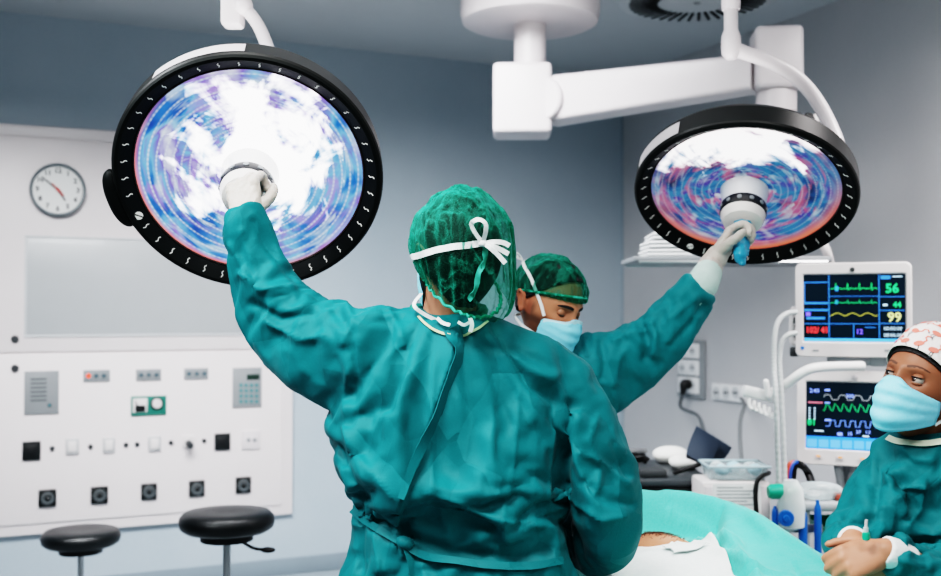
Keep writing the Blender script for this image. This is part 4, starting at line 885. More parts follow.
def eye(nm, c, R, hc, look, par, iris='4a3020', lid=.0, tone='a87a60'):
    """eyeball with iris and pupil, upper and lower lids; look and lid in the head's frame"""
    e0 = hc+R@c; r = .0122; D = R@nrm(look)
    def capz(a0, rr, m, nmx): return mk(nmx, lathe([(rr*math.sin(a), rr*math.cos(a)) for a in np.linspace(a0, .02, 6)], e0, D, 24, cap=False), m, par_, ang=180)
    par_ = mk('eye', ball(e0, r, 24, 16), mat('eye_white', 'a89c93', .2, coat=.5), par, ang=180)
    capz(.50, r+.0004, mat('iris_'+iris, iris, .2, coat=.6), 'iris'); capz(.22, r+.0007, mat('pupil', '050505', .1, coat=.8), 'pupil')
    rows = []; rl = r+.0018          # upper lid: part of a sphere that closes to elevation `lid`
    for el in np.linspace(math.radians(80), lid, 9):
        rows.append([e0+R@(rl*A(math.sin(az)*math.cos(el), -math.cos(az)*math.cos(el), math.sin(el)-.12*math.sin(az)**2*0)) for az in np.linspace(-1.45, 1.45, 21)])
    mk('upper_eyelid', solid(grid(rows), .0014), mat('lid_'+tone, tone, .5, var=.05, sss=.05), par_, ang=180)
    edge = rows[-1][2:-2]; mk('lashes', tube([q+R@A(0, -.0012, -.0004) for q in edge], [.0003]+[.0009]*(len(edge)-2)+[.0003], 6, n=2), HAIR, par_)
    rows = []
    for el in np.linspace(math.radians(-80), math.radians(-28), 6):
        rows.append([e0+R@(rl*A(math.sin(az)*math.cos(el), -math.cos(az)*math.cos(el), math.sin(el))) for az in np.linspace(-1.45, 1.45, 21)])
    mk('lower_eyelid', solid(grid(rows), .0014), mat('lid_'+tone, tone, .5, var=.05, sss=.05), par_, ang=180)
def eyebrow(s, R, hc, tr, par, m=HAIR, w=.007, lift=0):
    pts = []
    for k in np.linspace(0, 1, 7):
        l = A(s*(.012+.040*k), -.2, .0215+.006*math.sin(k*2.2)-.006*k*k+lift); o = hc+R@l; d = R@A(0, 1, 0); h = tr.ray_cast(Vector(o), Vector(d))
        if h[0] is None: continue
        pts.append(A(*h[0])+A(*h[1])*.0008)
    if len(pts) > 2: mk('eyebrow', ribbon(pts, [w*.8, w, w, w, w*.9, w*.7, w*.35][:len(pts)], R@A(0, -1, .1), 3, .002), m, par)
# ------------------------------------------------------------------ hands
def hand(wr, Yd, Zd, side, curls, thumb, sc_=1.0, grow=0.0, splay=.06, spread=None):
    Y = nrm(Yd); Z = np.asarray(Zd, float); Z = nrm(Z-Y*np.dot(Y, Z)); X = np.cross(Y, Z); R = np.stack([X*side, Y, Z], 1)   # local +x is the thumb's side
    gs = []; pr = []
    for y, cx, rx, rz in ((-.012, 0, .027, .021), (.01, .001, .029, .020), (.035, .003, .037, .0165), (.06, .001, .041, .0145), (.085, -.001, .0415, .0125), (.097, -.002, .039, .010)):
        a = np.arange(20)*2*PI/20; pr.append(np.stack([cx+(rx+grow)*np.sign(np.cos(a))*np.abs(np.cos(a))**.8, np.full(20, y), (rz+grow)*np.sign(np.sin(a))*np.abs(np.sin(a))**.9-.002*(y/.09)], 1))
    gs.append(loft(pr)); gs.append(ball((.020, .036, -.010), (.017+grow, .030, .014+grow), 16, 12)); gs.append(ball((-.024, .04, -.008), (.014+grow, .034, .012+grow), 16, 12))
    bx = (.029, .0095, -.010, -.028); by = (.091, .096, .092, .083); LN = ((.044, .026, .021), (.048, .030, .022), (.045, .028, .022), (.035, .020, .019)); rad = (.0092, .0095, .0090, .0080)
    for i in range(4):
        p = A(bx[i], by[i]-.012, -.001); a = 0; pts = [p, A(bx[i], by[i], .000)]; p = pts[-1]; sp = splay*(1.2, .35, -.45, -1.25)[i]
        rr = [rad[i]*1.1, rad[i]*1.08]
        for l, c, q in zip(LN[i], curls[i], (.97, .88, .80)):
            a += math.radians(c); d = A(math.sin(sp)*math.cos(a*.5), math.cos(a), -math.sin(a)); d = nrm(d); p = p+d*l; pts.append(p); rr.append(rad[i]*q)
        pts[-1] = pts[-1]-d*.006
        gs.append(tube(pts, [r+grow for r in rr], 12, n=4, rnd=True, smooth=True))
    t0 = A(.022, .022, -.008); pts = [t0]; rr = [.0135]
    for (dx, dy, dz), l, r in zip(thumb, (.040, .031, .022), (.0118, .0102, .0085)): t0 = t0+nrm(A(dx, dy, dz))*l; pts.append(t0); rr.append(r)
    gs.append(tube(pts, [r+grow for r in rr], 12, n=4, rnd=True))
    g = join(*gs); return xf((g[0]*sc_, g[1]), R, wr), R
def nails(wr, R, sc_): return None
# ------------------------------------------------------------------ trunks, legs
def ring(c, rx, ry, n=36, p=2.3, rot=0.0):
    a = np.arange(n)*2*PI/n; x = rx*np.sign(np.cos(a))*np.abs(np.cos(a))**(2/p); y = ry*np.sign(np.sin(a))*np.abs(np.sin(a))**(2/p)
    return np.stack([c[0]+x*math.cos(rot)-y*math.sin(rot), c[1]+x*math.sin(rot)+y*math.cos(rot), np.full(n, c[2])], 1)
def trunk(levels, rot=0.0):             # (centre, half width, half depth) from the top down
    return loft([ring(A(*c), rx, ry, rot=rot) for c, rx, ry in levels])
def legs(c, w, hip, rot, tr=.075):
    gs = []; feet = []
    for s in (-1, 1):
        ox = A(math.cos(rot), math.sin(rot), 0)*s*w; h = A(c[0], c[1], hip)+ox
        gs.append(tube([h+A(0, 0, .03), A(h[0], h[1], hip*.55), A(h[0], h[1], hip*.5), A(h[0], h[1]+.01, .09)], [tr*1.15, tr*.8, tr*.74, tr*.5], 16, rnd=True)); feet.append(A(h[0], h[1], 0))
    return gs, feet
def shoes(par, feet, fd):               # fd: direction the toes point
    fd = nrm(A(fd[0], fd[1], 0)); R = np.stack([A(fd[1], -fd[0], 0), fd, A(0, 0, 1)], 1)
    for f in feet:
        rs = []
        for y, w, h in ((-.095, .02, .05), (-.085, .034, .075), (-.03, .038, .085), (.03, .040, .075), (.09, .046, .055), (.135, .042, .042), (.16, .02, .03)):
            rs.append([(x, y, z) for x, z in zip(*(lambda q: (np.array(q)[:, 0], np.array(q)[:, 1]))([(w*math.cos(a), max(0, .0+h*.5+h*.5*math.sin(a))) for a in np.arange(20)*2*PI/20]))])
        mk('shoe', xf(loft(rs), R, f), SHOE, par)
def feetg(feet, fd): fd = nrm(A(fd[0], fd[1], 0)); return [tube([f+A(0, 0, .1), f+A(0, 0, .045)-fd*.03, f+fd*.06+A(0, 0, .035), f+fd*.13+A(0, 0, .025)], [.036, .032, .028, .02], 12, rnd=True) for f in feet]
def body(label, gs, vox, hc, HR, hs, tonef, base):
    g = remesh(join(*gs), vox, 2, .35); L = (g[0]-hc)@HR/hs; tone = tonef(L, g[0])
    o = mk('person', g, SKIN, None, base=base, ang=180, attr={'tone': tone}); tag(o, label, 'person'); return o, g
# ------------------------------------------------------------------ cloth
def ridged(V, f, seed, sharp=1.0):
    w = np.stack([nza(V, f*.5, seed+11), nza(V, f*.5, seed+23), nza(V, f*.5, seed+37)], 1)*.35/f
    return 1-2.2*np.abs(nza(V+w, f, seed))**sharp
def cloth_sim(g, vox, pins, grow=.10, frames=24, inset=.018, bend=.05, tens=12, grav=.6, sm_=6, thick=.003, belt=None, seed=0):
    """let the gown's cloth, cut a little too large, settle on the figure inside it"""
    g0 = remesh(join(*g), vox, sm_, .5); N = normals(g0); V = g0[0]
    cm = to_mesh('c', (V-N*inset, g0[1])); col = bpy.data.objects.new('c', cm); COL.objects.link(col)
    md = col.modifiers.new('c', 'COLLISION'); col.collision.thickness_outer = thick; col.collision.thickness_inner = .02; col.collision.cloth_friction = 8
    me = to_mesh('g', (V+N*(.003+.006*nza(V, 9, seed+3)+.004*nza(V, 22, seed+7))[:, None], g0[1])); o = bpy.data.objects.new('g', me); COL.objects.link(o)
    vg = o.vertex_groups.new(name='pin'); w = np.zeros(len(V))
    for c, r in pins: w = np.maximum(w, 1-sm(r*.7, r, np.linalg.norm(V-c, axis=1)))
    w = np.maximum(w, 1-sm(.40, .46, V[:, 2]))
    if belt is not None: w = np.maximum(w, belt(V))
    for k in np.nonzero(w > .01)[0]: vg.add([int(k)], float(w[k]), 'REPLACE')
    c = o.modifiers.new('cl', 'CLOTH'); st = c.settings; st.quality = 6; st.mass = .12; st.air_damping = 2
    st.tension_stiffness = st.compression_stiffness = tens; st.shear_stiffness = tens*.6; st.bending_model = 'ANGULAR'; st.bending_stiffness = bend; st.bending_damping = .3; st.tension_damping = st.compression_damping = 6
    st.vertex_group_mass = 'pin'; st.pin_stiffness = 1; st.shrink_min = -grow; st.effector_weights.gravity = grav
    c.collision_settings.collision_quality = 3; c.collision_settings.distance_min = .004; c.collision_settings.use_self_collision = False
    c.point_cache.frame_start = 1; c.point_cache.frame_end = frames+1
    for f in range(1, frames+1): sc.frame_set(f)
    dg = bpy.context.evaluated_depsgraph_get(); m2 = o.evaluated_get(dg).to_mesh(); V2 = np.empty(len(m2.vertices)*3); m2.vertices.foreach_get('co', V2); V2 = V2.reshape(-1, 3)
    o.evaluated_get(dg).to_mesh_clear()
    ee = np.array([e.vertices[:] for e in me.edges]); cnt = np.bincount(ee.ravel(), minlength=len(V2))[:, None]
    for _ in range(1):
        av = np.zeros_like(V2); np.add.at(av, ee[:, 0], V2[ee[:, 1]]); np.add.at(av, ee[:, 1], V2[ee[:, 0]]); V2 = V2*.6+.4*av/cnt
    bpy.data.objects.remove(o); bpy.data.objects.remove(col); sc.frame_set(1)
    return (V2, g0[1])
def subdiv(g, n=1):
    o = bpy.data.objects.new('t', to_mesh('t', g)); COL.objects.link(o); m = o.modifiers.new('s', 'SUBSURF'); m.levels = n; dg = bpy.context.evaluated_depsgraph_get(); m2 = o.evaluated_get(dg).to_mesh()
    V = np.empty(len(m2.vertices)*3); m2.vertices.foreach_get('co', V); f = [tuple(p.vertices) for p in m2.polygons]; o.evaluated_get(dg).to_mesh_clear(); bpy.data.objects.remove(o); return (V.reshape(-1, 3), f)
def drape_cloth(gs, vox, seed, arms=(), folds=(), amp=1.0, pins=(), grow=.12, bend=.3, grav=.2, belt=None, extra=None, frames=32):
    """loose gown: union of its tubes, then creases. arms: lists of (point, radius); folds: pixel polylines (seen on the side that faces the lens)"""
    V, f = subdiv(cloth_sim(gs, vox, pins, grow, frames, bend=bend, grav=grav, belt=belt, seed=seed)); N = normals((V, f)); n = len(V)
    sl = np.zeros(n); T = np.zeros(n); An = np.zeros(n)
    for ai, arm in enumerate(arms):
        pts = cat([tuple(p) for p in arm], 8); L = 0; best = np.full(n, 9.0); tt = np.zeros(n); aa = np.zeros(n)
        for i in range(len(pts)-1):
            a, b = pts[i], pts[i+1]; e = b-a; le = np.linalg.norm(e); u = np.clip(((V-a)@e)/le**2, 0, 1); q = V-a-u[:, None]*e; d = np.linalg.norm(q, axis=1)
            m = d < best; best[m] = d[m]; tt[m] = L+u[m]*le; fr_ = frame(e, (.3, .4, .87)); w = q@fr_; aa[m] = np.arctan2(w[m, 1], w[m, 0]); L += le
        k = 1-sm(.085, .13, best); m = k > sl; sl[m] = k[m]; T[m] = tt[m]+ai*3; An[m] = aa[m]
    def tri(q): return 2*np.abs(q-np.floor(q+.5))
    rs = np.random.RandomState(int(seed*10)); base = .010*(nza(V*A(1, 1, .7), 3.0, seed))
    for k in range(11):
        lam = rs.uniform(.10, .30); dr = nrm(A(rs.normal(0, 1), rs.normal(0, .5), rs.normal(0, .75))); ms = sm(-.05, .30, nza(V, 3.4, seed+20+k*5.1)); wv = .35*nza(V, 2.5, seed+60+k*3.3)
        base += .095*lam*ms*(tri((V@dr)/lam+wv+rs.rand())-.5)
    for k in range(9):
        lam = rs.uniform(.045, .09); dr = nrm(rs.normal(0, 1, 3)); ms = sm(.12, .36, nza(V, 5.5, seed+120+k*5.1)); wv = .35*nza(V, 5, seed+160+k*3.3)
        base += .085*lam*ms*(tri((V@dr)/lam+wv+rs.rand())-.5)
    C = np.stack([T*15+np.sin(An+.6)*.9, np.cos(An)*.75+seed, np.sin(An)*.75], 1)
    slv = .006*nza(V, 5, seed+1)
    for k in range(12):
        lam = rs.uniform(.05, .15); sl_ = rs.uniform(-.07, .07); ph_ = rs.uniform(0, 6.3); ms = sm(-.05, .3, nza(V, 5.0, seed+220+k*5.1)); wv = .4*nza(V, 4, seed+260+k*3.3)
        slv += .125*lam*ms*(tri((T+sl_*np.cos(An+ph_))/lam+wv+rs.rand())-.5)
    disp = amp*(base*(1-sl)+slv*sl); face = 1.0
    if folds:
        px = proj(V); dv = V-A(0, 0, CAMZ); dv /= np.linalg.norm(dv, axis=1)[:, None]; face = sm(-.05, .3, -(N*dv).sum(1))
        for pl, hgt, wid, kind in folds:
            pl = np.array(pl, float); best = np.full(n, 1e9); sd = np.zeros(n); uu = np.zeros(n); tot = len(pl)-1
            for i in range(tot):
                a, b = pl[i], pl[i+1]; e = b-a; u = np.clip(((px-a)@e)/(e@e), 0, 1); q = px-a-u[:, None]*e; d = np.hypot(q[:, 0], q[:, 1]); m = d < best
                best[m] = d[m]; sd[m] = np.sign(e[0]*q[m, 1]-e[1]*q[m, 0]); uu[m] = (i+u[m])/tot
            end = sm(0, .12, uu)*(1-sm(.88, 1, uu)) if kind != 'step' else 1-sm(.93, 1, uu)
            if kind == 'ridge': pr = np.exp(-(best/wid)**1.2)
            elif kind == 'step': pr = np.where(sd > 0, np.exp(-(best/(wid*6))**1.5), np.exp(-(best/(wid*.45))**2))
            else: pr = np.exp(-(best/wid)**2)
            disp = disp+hgt*pr*face*end
    V = V+N*disp[:, None]
    if extra is not None: V = extra(V)
    return V, f
def trim(name, t, pts, w, m, par, off=.004, th=.0016):   # flat strip laid on a cloth surface along pixels
    H = [ray(t, x, y) for x, y in pts]; H = [h for h in H if h[0] is not None]
    return mk(name, ribbon([h[0]+h[1]*off for h in H], w, [h[1] for h in H], 4, th), m, par)
def capmat(name, op):
    t = NT(name); o = t.obj()
    mp = t.n('ShaderNodeMapping'); mp.inputs['Scale'].default_value = (1, 1, .35); mp.inputs['Rotation'].default_value = (.5, .35, .2); t.L(o, mp.inputs[0])
    fb = t.noise(95, 5, mp.outputs[0], .7, .8); bg_ = t.noise(9, 3, o, .5, .8); v = t.noise(11, 3, o, .55, .7)
    ln = t.math('POWER', t.math('SUBTRACT', 1.0, t.math('MINIMUM', t.math('MULTIPLY', t.math('ABSOLUTE', t.math('SUBTRACT', v, .5)), 14), 1.0)), 2)   # thin creases where the cloth doubles
    b = t.bsdf(t.mix(fb, lin('0d6a5a'), lin('2da088')), .65, spec=.25, bump=t.math('ADD', fb, t.math('MULTIPLY', ln, .8)), bstr=.35, bdist=.004)
    tr = t.n('ShaderNodeBsdfTransparent'); tr.inputs[0].default_value = (.50, .78, .70, 1); x = t.n('ShaderNodeMixShader'); lw = t.n('ShaderNodeLayerWeight'); lw.inputs[0].default_value = .5
    f = t.math('MULTIPLY_ADD', t.math('POWER', lw.outputs['Facing'], 1.3), .75, op); f = t.math('ADD', f, t.math('MULTIPLY', ln, .32)); f = t.math('ADD', f, t.math('MULTIPLY', t.math('SUBTRACT', fb, .5), .9)); f = t.math('ADD', f, t.math('MULTIPLY', t.math('SUBTRACT', bg_, .5), .5))
    f = t.math('MAXIMUM', t.math('MINIMUM', f, .97), .06)
    t.L(f, x.inputs[0]); t.L(tr.outputs[0], x.inputs[1]); t.L(b.outputs[0], x.inputs[2]); t.L(x.outputs[0], t.out.inputs[0]); return t.m
CAPM = capmat('bouffant_green', .04)
def bouffant(c, r, rim_c, rim_r, tilt, R, hc, hs, seed, pleat=.004, nu=120, nv=48, end=1.0):
    """gathered cap in the head's frame: a puffed crown that is drawn in by elastic at a tilted rim"""
    V = []; Rt = Rx(tilt)
    for i in range(nv+1):
        s = i/nv; ph = s*PI*.62
        for j in range(nu):
            th = 2*PI*j/nu; d = A(math.sin(ph)*math.cos(th), math.sin(ph)*math.sin(th), math.cos(ph)); p = A(*c)+d*A(*r)
            e = sm(.62, 1.0, s)                                # pull in to the rim ring
            q = A(*rim_c)+Rt@A(rim_r[0]*math.cos(th), rim_r[1]*math.sin(th), 0)
            p = p*(1-e)+q*e
            k = math.sin(th*31+2.5*math.sin(th*5))*pleat*(.25+sm(.35, .85, s))*(1-.5*sm(.93, 1, s)); k += .006*nz(d, 3.2, seed)*(1-e)+.004*(1-2*abs(nz(d+A(0, 0, s), 5, seed+4)))*(1-e)
            V.append(p+nrm(p-A(*c))*k)
    f = [(i*nu+j, i*nu+(j+1) % nu, (i+1)*nu+(j+1) % nu, (i+1)*nu+j) for i in range(nv) for j in range(nu)]
    rimp = [V[nv*nu+j] for j in range(nu)]
    return xf((np.array(V)*hs, f), R, hc), [hc+R@(p*hs) for p in rimp]
def loopline(pts, r, seg=8):             # closed tube
    p = np.array(pts); n = len(p); T = np.roll(p, -1, 0)-np.roll(p, 1, 0); T /= np.linalg.norm(T, axis=1)[:, None]; cc = p.mean(0); rings = []
    a = np.arange(seg)*2*PI/seg
    for i in range(n):
        x = nrm(p[i]-cc-T[i]*np.dot(p[i]-cc, T[i])); y = np.cross(T[i], x); rings.append(p[i]+r*(np.cos(a)[:, None]*x+np.sin(a)[:, None]*y))
    return loft(rings, cap=False, close=True)
def hairshell(R, hc, hs, cut, m, par, puff=.006, name='hair'):
    g = head_geo(ears=(0, 0))[0]; V = g[0].copy(); n = np.array([nrm(v) for v in V]); V += n*(puff+.003*nza(V, 30, 3)[:, None])
    if callable(cut): keep = cut(V); f = [q for q in g[1] if all(keep[i] for i in q)]
    else: V, f = clip((V, g[1]), *cut)
    return mk(name, solid(xf((V*hs, f), R, hc), .003), m, par, ang=180)
def clip(g, co, no):                     # keep the side the normal points to
    bm = to_bm(g); bmesh.ops.bisect_plane(bm, geom=bm.verts[:]+bm.edges[:]+bm.faces[:], plane_co=Vector(co), plane_no=Vector(no), clear_inner=True, clear_outer=False)
    bm.verts.index_update(); V = np.array([v.co[:] for v in bm.verts]); f = [tuple(v.index for v in q.verts) for q in bm.faces]; bm.free(); return (V, f)
def skin(c): return np.array(lin(c)[:3])
def blend(T, w, c): w = np.clip(w, 0, 1)[:, None]; return T*(1-w)+skin(c)*w

# ================================================================== SURGEON IN FRONT (seen from behind)
d0 = 2.40; hc = P(456, 256, 2.37); HR = Rz(math.radians(205))@Rx(math.radians(6)); hs = 1.06
def lv(y, x0, x1, d, th): return (P((x0+x1)/2, y, d), S((x1-x0)/2, d), th/2)
shL, elL, wrL = P(362, 346, 2.40), P(274, 292, 2.49), P(240, 206, 2.505)
upL = P(312, 328, 2.44); foL = P(256, 250, 2.51)
shR, elR, wrR = P(556, 378, 2.42), P(612, 500, 2.42), P(545, 528, 2.72)
armL = [(shL, .096), (upL, .082), (elL, .075), (foL, .060), (wrL, .043)]
armR = [(shR, .082), (P(590, 440, 2.40), .080), (elR, .077), (P(580, 522, 2.56), .060), (wrR, .046)]
ft = P(455, 576, 2.41); zf = ft[2]
lev = [lv(314, 422, 472, 2.39, .11), lv(322, 398, 500, 2.40, .16), lv(333, 368, 528, 2.41, .20), lv(350, 348, 548, 2.41, .235), lv(375, 338, 560, 2.41, .26), lv(410, 335, 566, 2.41, .275), lv(450, 337, 568, 2.41, .275), lv(485, 345, 566, 2.41, .265), lv(512, 354, 562, 2.41, .255), lv(535, 354, 564, 2.41, .26), lv(576, 345, 570, 2.41, .28)]
lev += [(A(ft[0], 2.41, .78), .245, .16), (A(ft[0]-.01, 2.41, .5), .24, .18), (A(ft[0]-.01, 2.41, .34), .24, .19)]
gg = [trunk(lev), tube([p for p, r in armL], [r for p, r in armL], 24), tube([p for p, r in armR], [r for p, r in armR], 24), ball(shL, .095), ball(shR, .082), ball(P(372, 338, 2.40), (.10, .09, .078), 24, 16), ball(P(410, 330, 2.40), (.10, .08, .05), 24, 16), ball(P(525, 362, 2.41), (.10, .10, .08), 24, 16)]
fl1 = [([(458, 335), (452, 365), (440, 400), (424, 440), (410, 475), (398, 520), (396, 560)], .013, 2.2, 'step'),
    ([(436, 345), (433, 400), (431, 450), (432, 500)], .006, 3, 'ridge'), ([(520, 380), (516, 430), (509, 480), (500, 530)], .005, 2.5, 'ridge'), ([(556, 400), (553, 450), (548, 510)], .005, 2.5, 'ridge'),
    ([(420, 490), (450, 502), (500, 521), (560, 528)], .008, 3, 'ridge'), ([(425, 500), (460, 512), (500, 530)], -.007, 4, 'valley'),
    ([(574, 395), (566, 430), (560, 470), (562, 505)], -.026, 6, 'valley'), ([(350, 360), (345, 400), (352, 450), (372, 490)], .010, 5, 'ridge'), ([(342, 420), (365, 465), (400, 500)], .009, 4, 'ridge'), ([(338, 440), (352, 480), (372, 505)], -.008, 4, 'valley'),
    ([(330, 300), (350, 330), (355, 370), (350, 410)], -.010, 6, 'valley'), ([(385, 305), (400, 330), (405, 350)], .009, 4, 'ridge'), ([(345, 300), (352, 320), (340, 350)], .008, 4, 'ridge'),
    ([(352, 506), (375, 520), (400, 535), (450, 552), (520, 558), (566, 545)], -.018, 7, 'valley'), ([(500, 345), (530, 370), (560, 380)], .008, 4, 'ridge'), ([(470, 345), (520, 352), (560, 372)], -.006, 5, 'valley'),
    ([(600, 410), (590, 440), (600, 470), (595, 500)], .010, 4, 'ridge'), ([(575, 450), (600, 462), (635, 490)], .011, 4, 'ridge'), ([(580, 478), (605, 500), (640, 505)], -.010, 5, 'valley'), ([(570, 500), (600, 520), (632, 515)], .010, 4, 'ridge'), ([(610, 440), (622, 462), (630, 480)], -.008, 4, 'valley'),
    ([(240, 225), (250, 255), (262, 285)], .009, 4, 'ridge'), ([(250, 215), (270, 250), (300, 285)], -.009, 4, 'valley'), ([(236, 270), (262, 290), (300, 288)], .012, 4, 'ridge'), ([(245, 300), (280, 320), (320, 310)], -.010, 5, 'valley'), ([(262, 318), (300, 340), (330, 335)], .010, 4, 'ridge'), ([(228, 240), (245, 270), (258, 300)], .008, 3, 'ridge'),
    ([(405, 560), (400, 540), (370, 520)], .010, 3, 'ridge'), ([(375, 530), (380, 576)], .012, 5, 'ridge'), ([(360, 520), (358, 576)], -.010, 4, 'valley'), ([(420, 560), (430, 600)], .010, 5, 'ridge')]
belt1 = lambda V: (1-sm(.012, .03, np.abs(V[:, 2]-1.045-.12*(ft[0]-V[:, 0]))))*(np.abs(V[:, 0]-ft[0]) < .245)
Vg, fg = drape_cloth(gg, .0105, 3.0, [[p for p, r in armL], [p for p, r in armR]], fl1, amp=.28, pins=[(wrL, .06), (wrR, .07), (P(448, 318, 2.39), .10)], belt=belt1)
fgt = bvh((Vg, fg))
# body under the gown
sp = lambda q: A(*q)
bl = [(c, rx*.76, ry*.66) for c, rx, ry in lev[1:11]]; bl = [(P(447, 320, 2.40), .075, .062)]+bl[1:]+[(A(ft[0], 2.41, .84), .17, .11)]
lg, feet = legs((ft[0], 2.41), .11, .88, 0, .085)
nk = tube([hc+A(-.005, .0, -.05), P(450, 312, 2.39), P(449, 345, 2.40)], [.060, .060, .078], 20, rnd=True)
Yh, Zh = (-.10, .30, 1), (-.25, -1, .15); crv = [(50, 70, 35), (55, 75, 35), (60, 75, 35), (65, 75, 35)]; thb = [(.75, .75, -.55), (.35, .9, -.6), (-.1, 1, -.55)]
wrist1 = P(244, 219, 2.50)
hg, _ = hand(wrist1, Yh, Zh, 1, crv, thb, .98)
hr, _ = hand(wrR, (-.5, .85, -.25), (.2, .1, 1), -1, [(25, 35, 20)]*4, [(.8, .7, -.3), (.4, .9, -.3), (.1, 1, -.3)], .98)
arms_b = [tube([p for p, r in armL[:-1]]+[wrist1], [.055, .05, .042, .034, .023], 16, rnd=True), tube([p for p, r in armR], [.055, .05, .042, .036, .026], 16, rnd=True)]
hd = xf(join(*head_geo()), HR*hs, hc)
def tone1(L, V):
    T = np.tile(skin('b5826a'), (len(L), 1)); T = blend(T, sm(-.02, -.08, L[:, 2])*.25, '9a6a56'); return T
p1, pg1 = body('person in teal gown seen from behind, left arm raised to the near lamp', [trunk(bl), nk, hd, hg, hr]+arms_b+lg+feetg(feet, (0, 1)), .0048, hc, HR, hs, tone1, A(ft[0], 2.41, 0))
mk('gown', (Vg, fg), GOWN, p1, ang=180)
g_, _ = hand(wrist1, Yh, Zh, 1, crv, thb, .98, .0022); Yn = nrm(A(*Yh))
gv = remesh(join(g_, tube([wrist1+Yn*.01, wrist1-Yn*.015, wrist1-Yn*.035], [.033, .033, .034], 20, rnd=True)), .0026, 3, .4); gv = (gv[0]+normals(gv)*(.0016*ridged(gv[0], 45, 2))[:, None], gv[1])
mk('glove', gv, GLOVE, p1, ang=180)
g_, _ = hand(wrR, (-.5, .85, -.25), (.2, .1, 1), -1, [(25, 35, 20)]*4, [(.8, .7, -.3), (.4, .9, -.3), (.1, 1, -.3)], .98, .0022); mk('glove', remesh(g_, .003, 3, .4), GLOVE, p1, ang=180)
shoes(p1, feet, (0, 1))
hairshell(HR, hc, hs, lambda V: (V[:, 2] > .045-.9*(V[:, 1]+.08)) | ((V[:, 1] > .03) & (V[:, 2] > -.112)), HAIR, p1, .013)
cg, rim = bouffant((.0, .030, .002), (.105, .124, .134), (0, .022, -.060), (.078, .112), math.radians(-44), HR, hc, hs, 1.0)
cg = (cg[0]+np.exp(-(((proj(cg[0])-A(497, 290))/A(26, 30))**2).sum(1))[:, None]*A(.020, -.006, -.028), cg[1])
cap1 = mk('bouffant_cap', cg, CAPM, p1, ang=180)
mk('elastic_edge', loopline(rim, .0035), mat('elastic_green', '2f9f87', .7), cap1)
ct = bvh(cg)
def onct(x, y, o=.004): h = ray(ct, x, y); return (h[0]+h[1]*o, h[1]) if h[0] is not None else (P(x, y, 2.30), A(0, -1, 0))
mo = mk('face_mask', xf((solid(grid(mask_geo()), .0016)[0]*hs, solid(grid(mask_geo()), .0016)[1]), HR, hc), MASKM, p1, ang=180)
q = [onct(x, y, .006) for x, y in ((413, 258), (419, 255.5), (426, 253.3), (433, 251.3), (440, 249.6), (447, 248.2), (454, 247), (461, 246), (468, 245), (475, 244), (484, 243))]
Lc = hc+HR@(A(.071, -.03, -.018)*hs)
mk('mask_strap', ribbon([Lc]+[a for a, b in q], .0135, [HR@A(1, 0, 0)]+[b for a, b in q], 5, .0014), TIE, mo)
k0, kn = onct(485, 243, .010); up = A(0, 0, 1); s_ = S(1, 2.28)
bx_ = lambda x, y, o=.010: k0+A((x-485)*s_, -o, (243-y)*s_)
mk('bow_loop', ribbon([k0, bx_(478, 234, .012), bx_(474, 225, .02), bx_(480, 221, .024), bx_(487, 224, .022), bx_(488, 232, .016), k0], .009, [A(.3, -1, .2)]*7, 6, .0014), TIE, mo)
for pts in ([k0, bx_(492, 248), bx_(500, 255), bx_(507, 263)], [k0, bx_(494, 246), bx_(503, 250), bx_(510, 254)], [k0, bx_(495, 242), bx_(505, 243), bx_(511, 246)]): mk('bow_tail', ribbon(pts, [.006, .009, .010, .010], [kn]*4, 4, .0014), TIE, mo)
mk('bow_knot', ball(k0, (.010, .007, .008), 12, 10), TIE, mo)
q = [onct(x, y, .0035) for x, y in ((486, 247), (485, 254), (483, 262), (480, 272), (477, 281), (474, 290), (470, 300))]
mk('hanging_tail', ribbon([a for a, b in q], .012, [b for a, b in q], 4, .001), mat('tail_green', '2b8f7c', .7), mo)
# lower straps round the neck
Ll = hc+HR@(A(.068, -.03, -.075)*hs); npx = [(414, 305), (424, 314), (436, 320)]
mk('mask_strap', ribbon([Ll]+[P(x, y, 2.325) for x, y in npx], .008, A(-.4, -1, .1), 5, .0014), TIE, mo)
mk('strap_ends', join(ribbon([P(437, 318, 2.31), P(443, 323, 2.30), P(450, 325, 2.285)], .008, A(0, -1, .2), 4, .0014), ribbon([P(470, 318, 2.30), P(472, 325, 2.285), P(470, 332, 2.278)], .009, A(0, -1, .2), 4, .0014), ribbon([P(458, 322, 2.29), P(464, 325, 2.285), P(470, 322, 2.29)], .007, A(0, -1, .2), 4, .0014)), TIE, mo)
nb = [hc*0+A(P(448, 320, 2.395)[0]+.088*math.cos(a), 2.395+.072*math.sin(a), P(448, 318, 2.39)[2]+.018*math.sin(a)+.012*math.cos(2*a)) for a in np.arange(48)*2*PI/48]
go = [o for o in p1.children if o.name.startswith('gown')][0]
trim('neck_binding', fgt, [(418, 317), (424, 323), (432, 329), (441, 333), (451, 335.5), (461, 336), (471, 333), (480, 328), (487, 322)], .0055, mat('binding_pale', 'b3bd95', .7), go, .004)
mk('scrub_collar', loopline([A(p[0]*.86+.14*P(448, 320, 2.395)[0], p[1]*.86+.14*2.395, p[2]+.004) for p in nb], .014), mat('scrub_green', '0f6a5c', .7), p1)
trim('back_tie', fgt, [(452, 330), (457, 348), (452, 372), (443, 394), (433, 418), (421, 446), (411, 470), (402, 498)], [.034, .036, .034, .031, .028, .022, .018, .014], GOWN, go, .007)
trim('waist_tie', fgt, [(354, 512), (368, 522), (385, 533), (402, 546), (425, 556), (455, 562), (490, 566), (530, 566), (560, 560)], .016, GOWN, go, .008)
kp_ = ray(fgt, 403, 546)
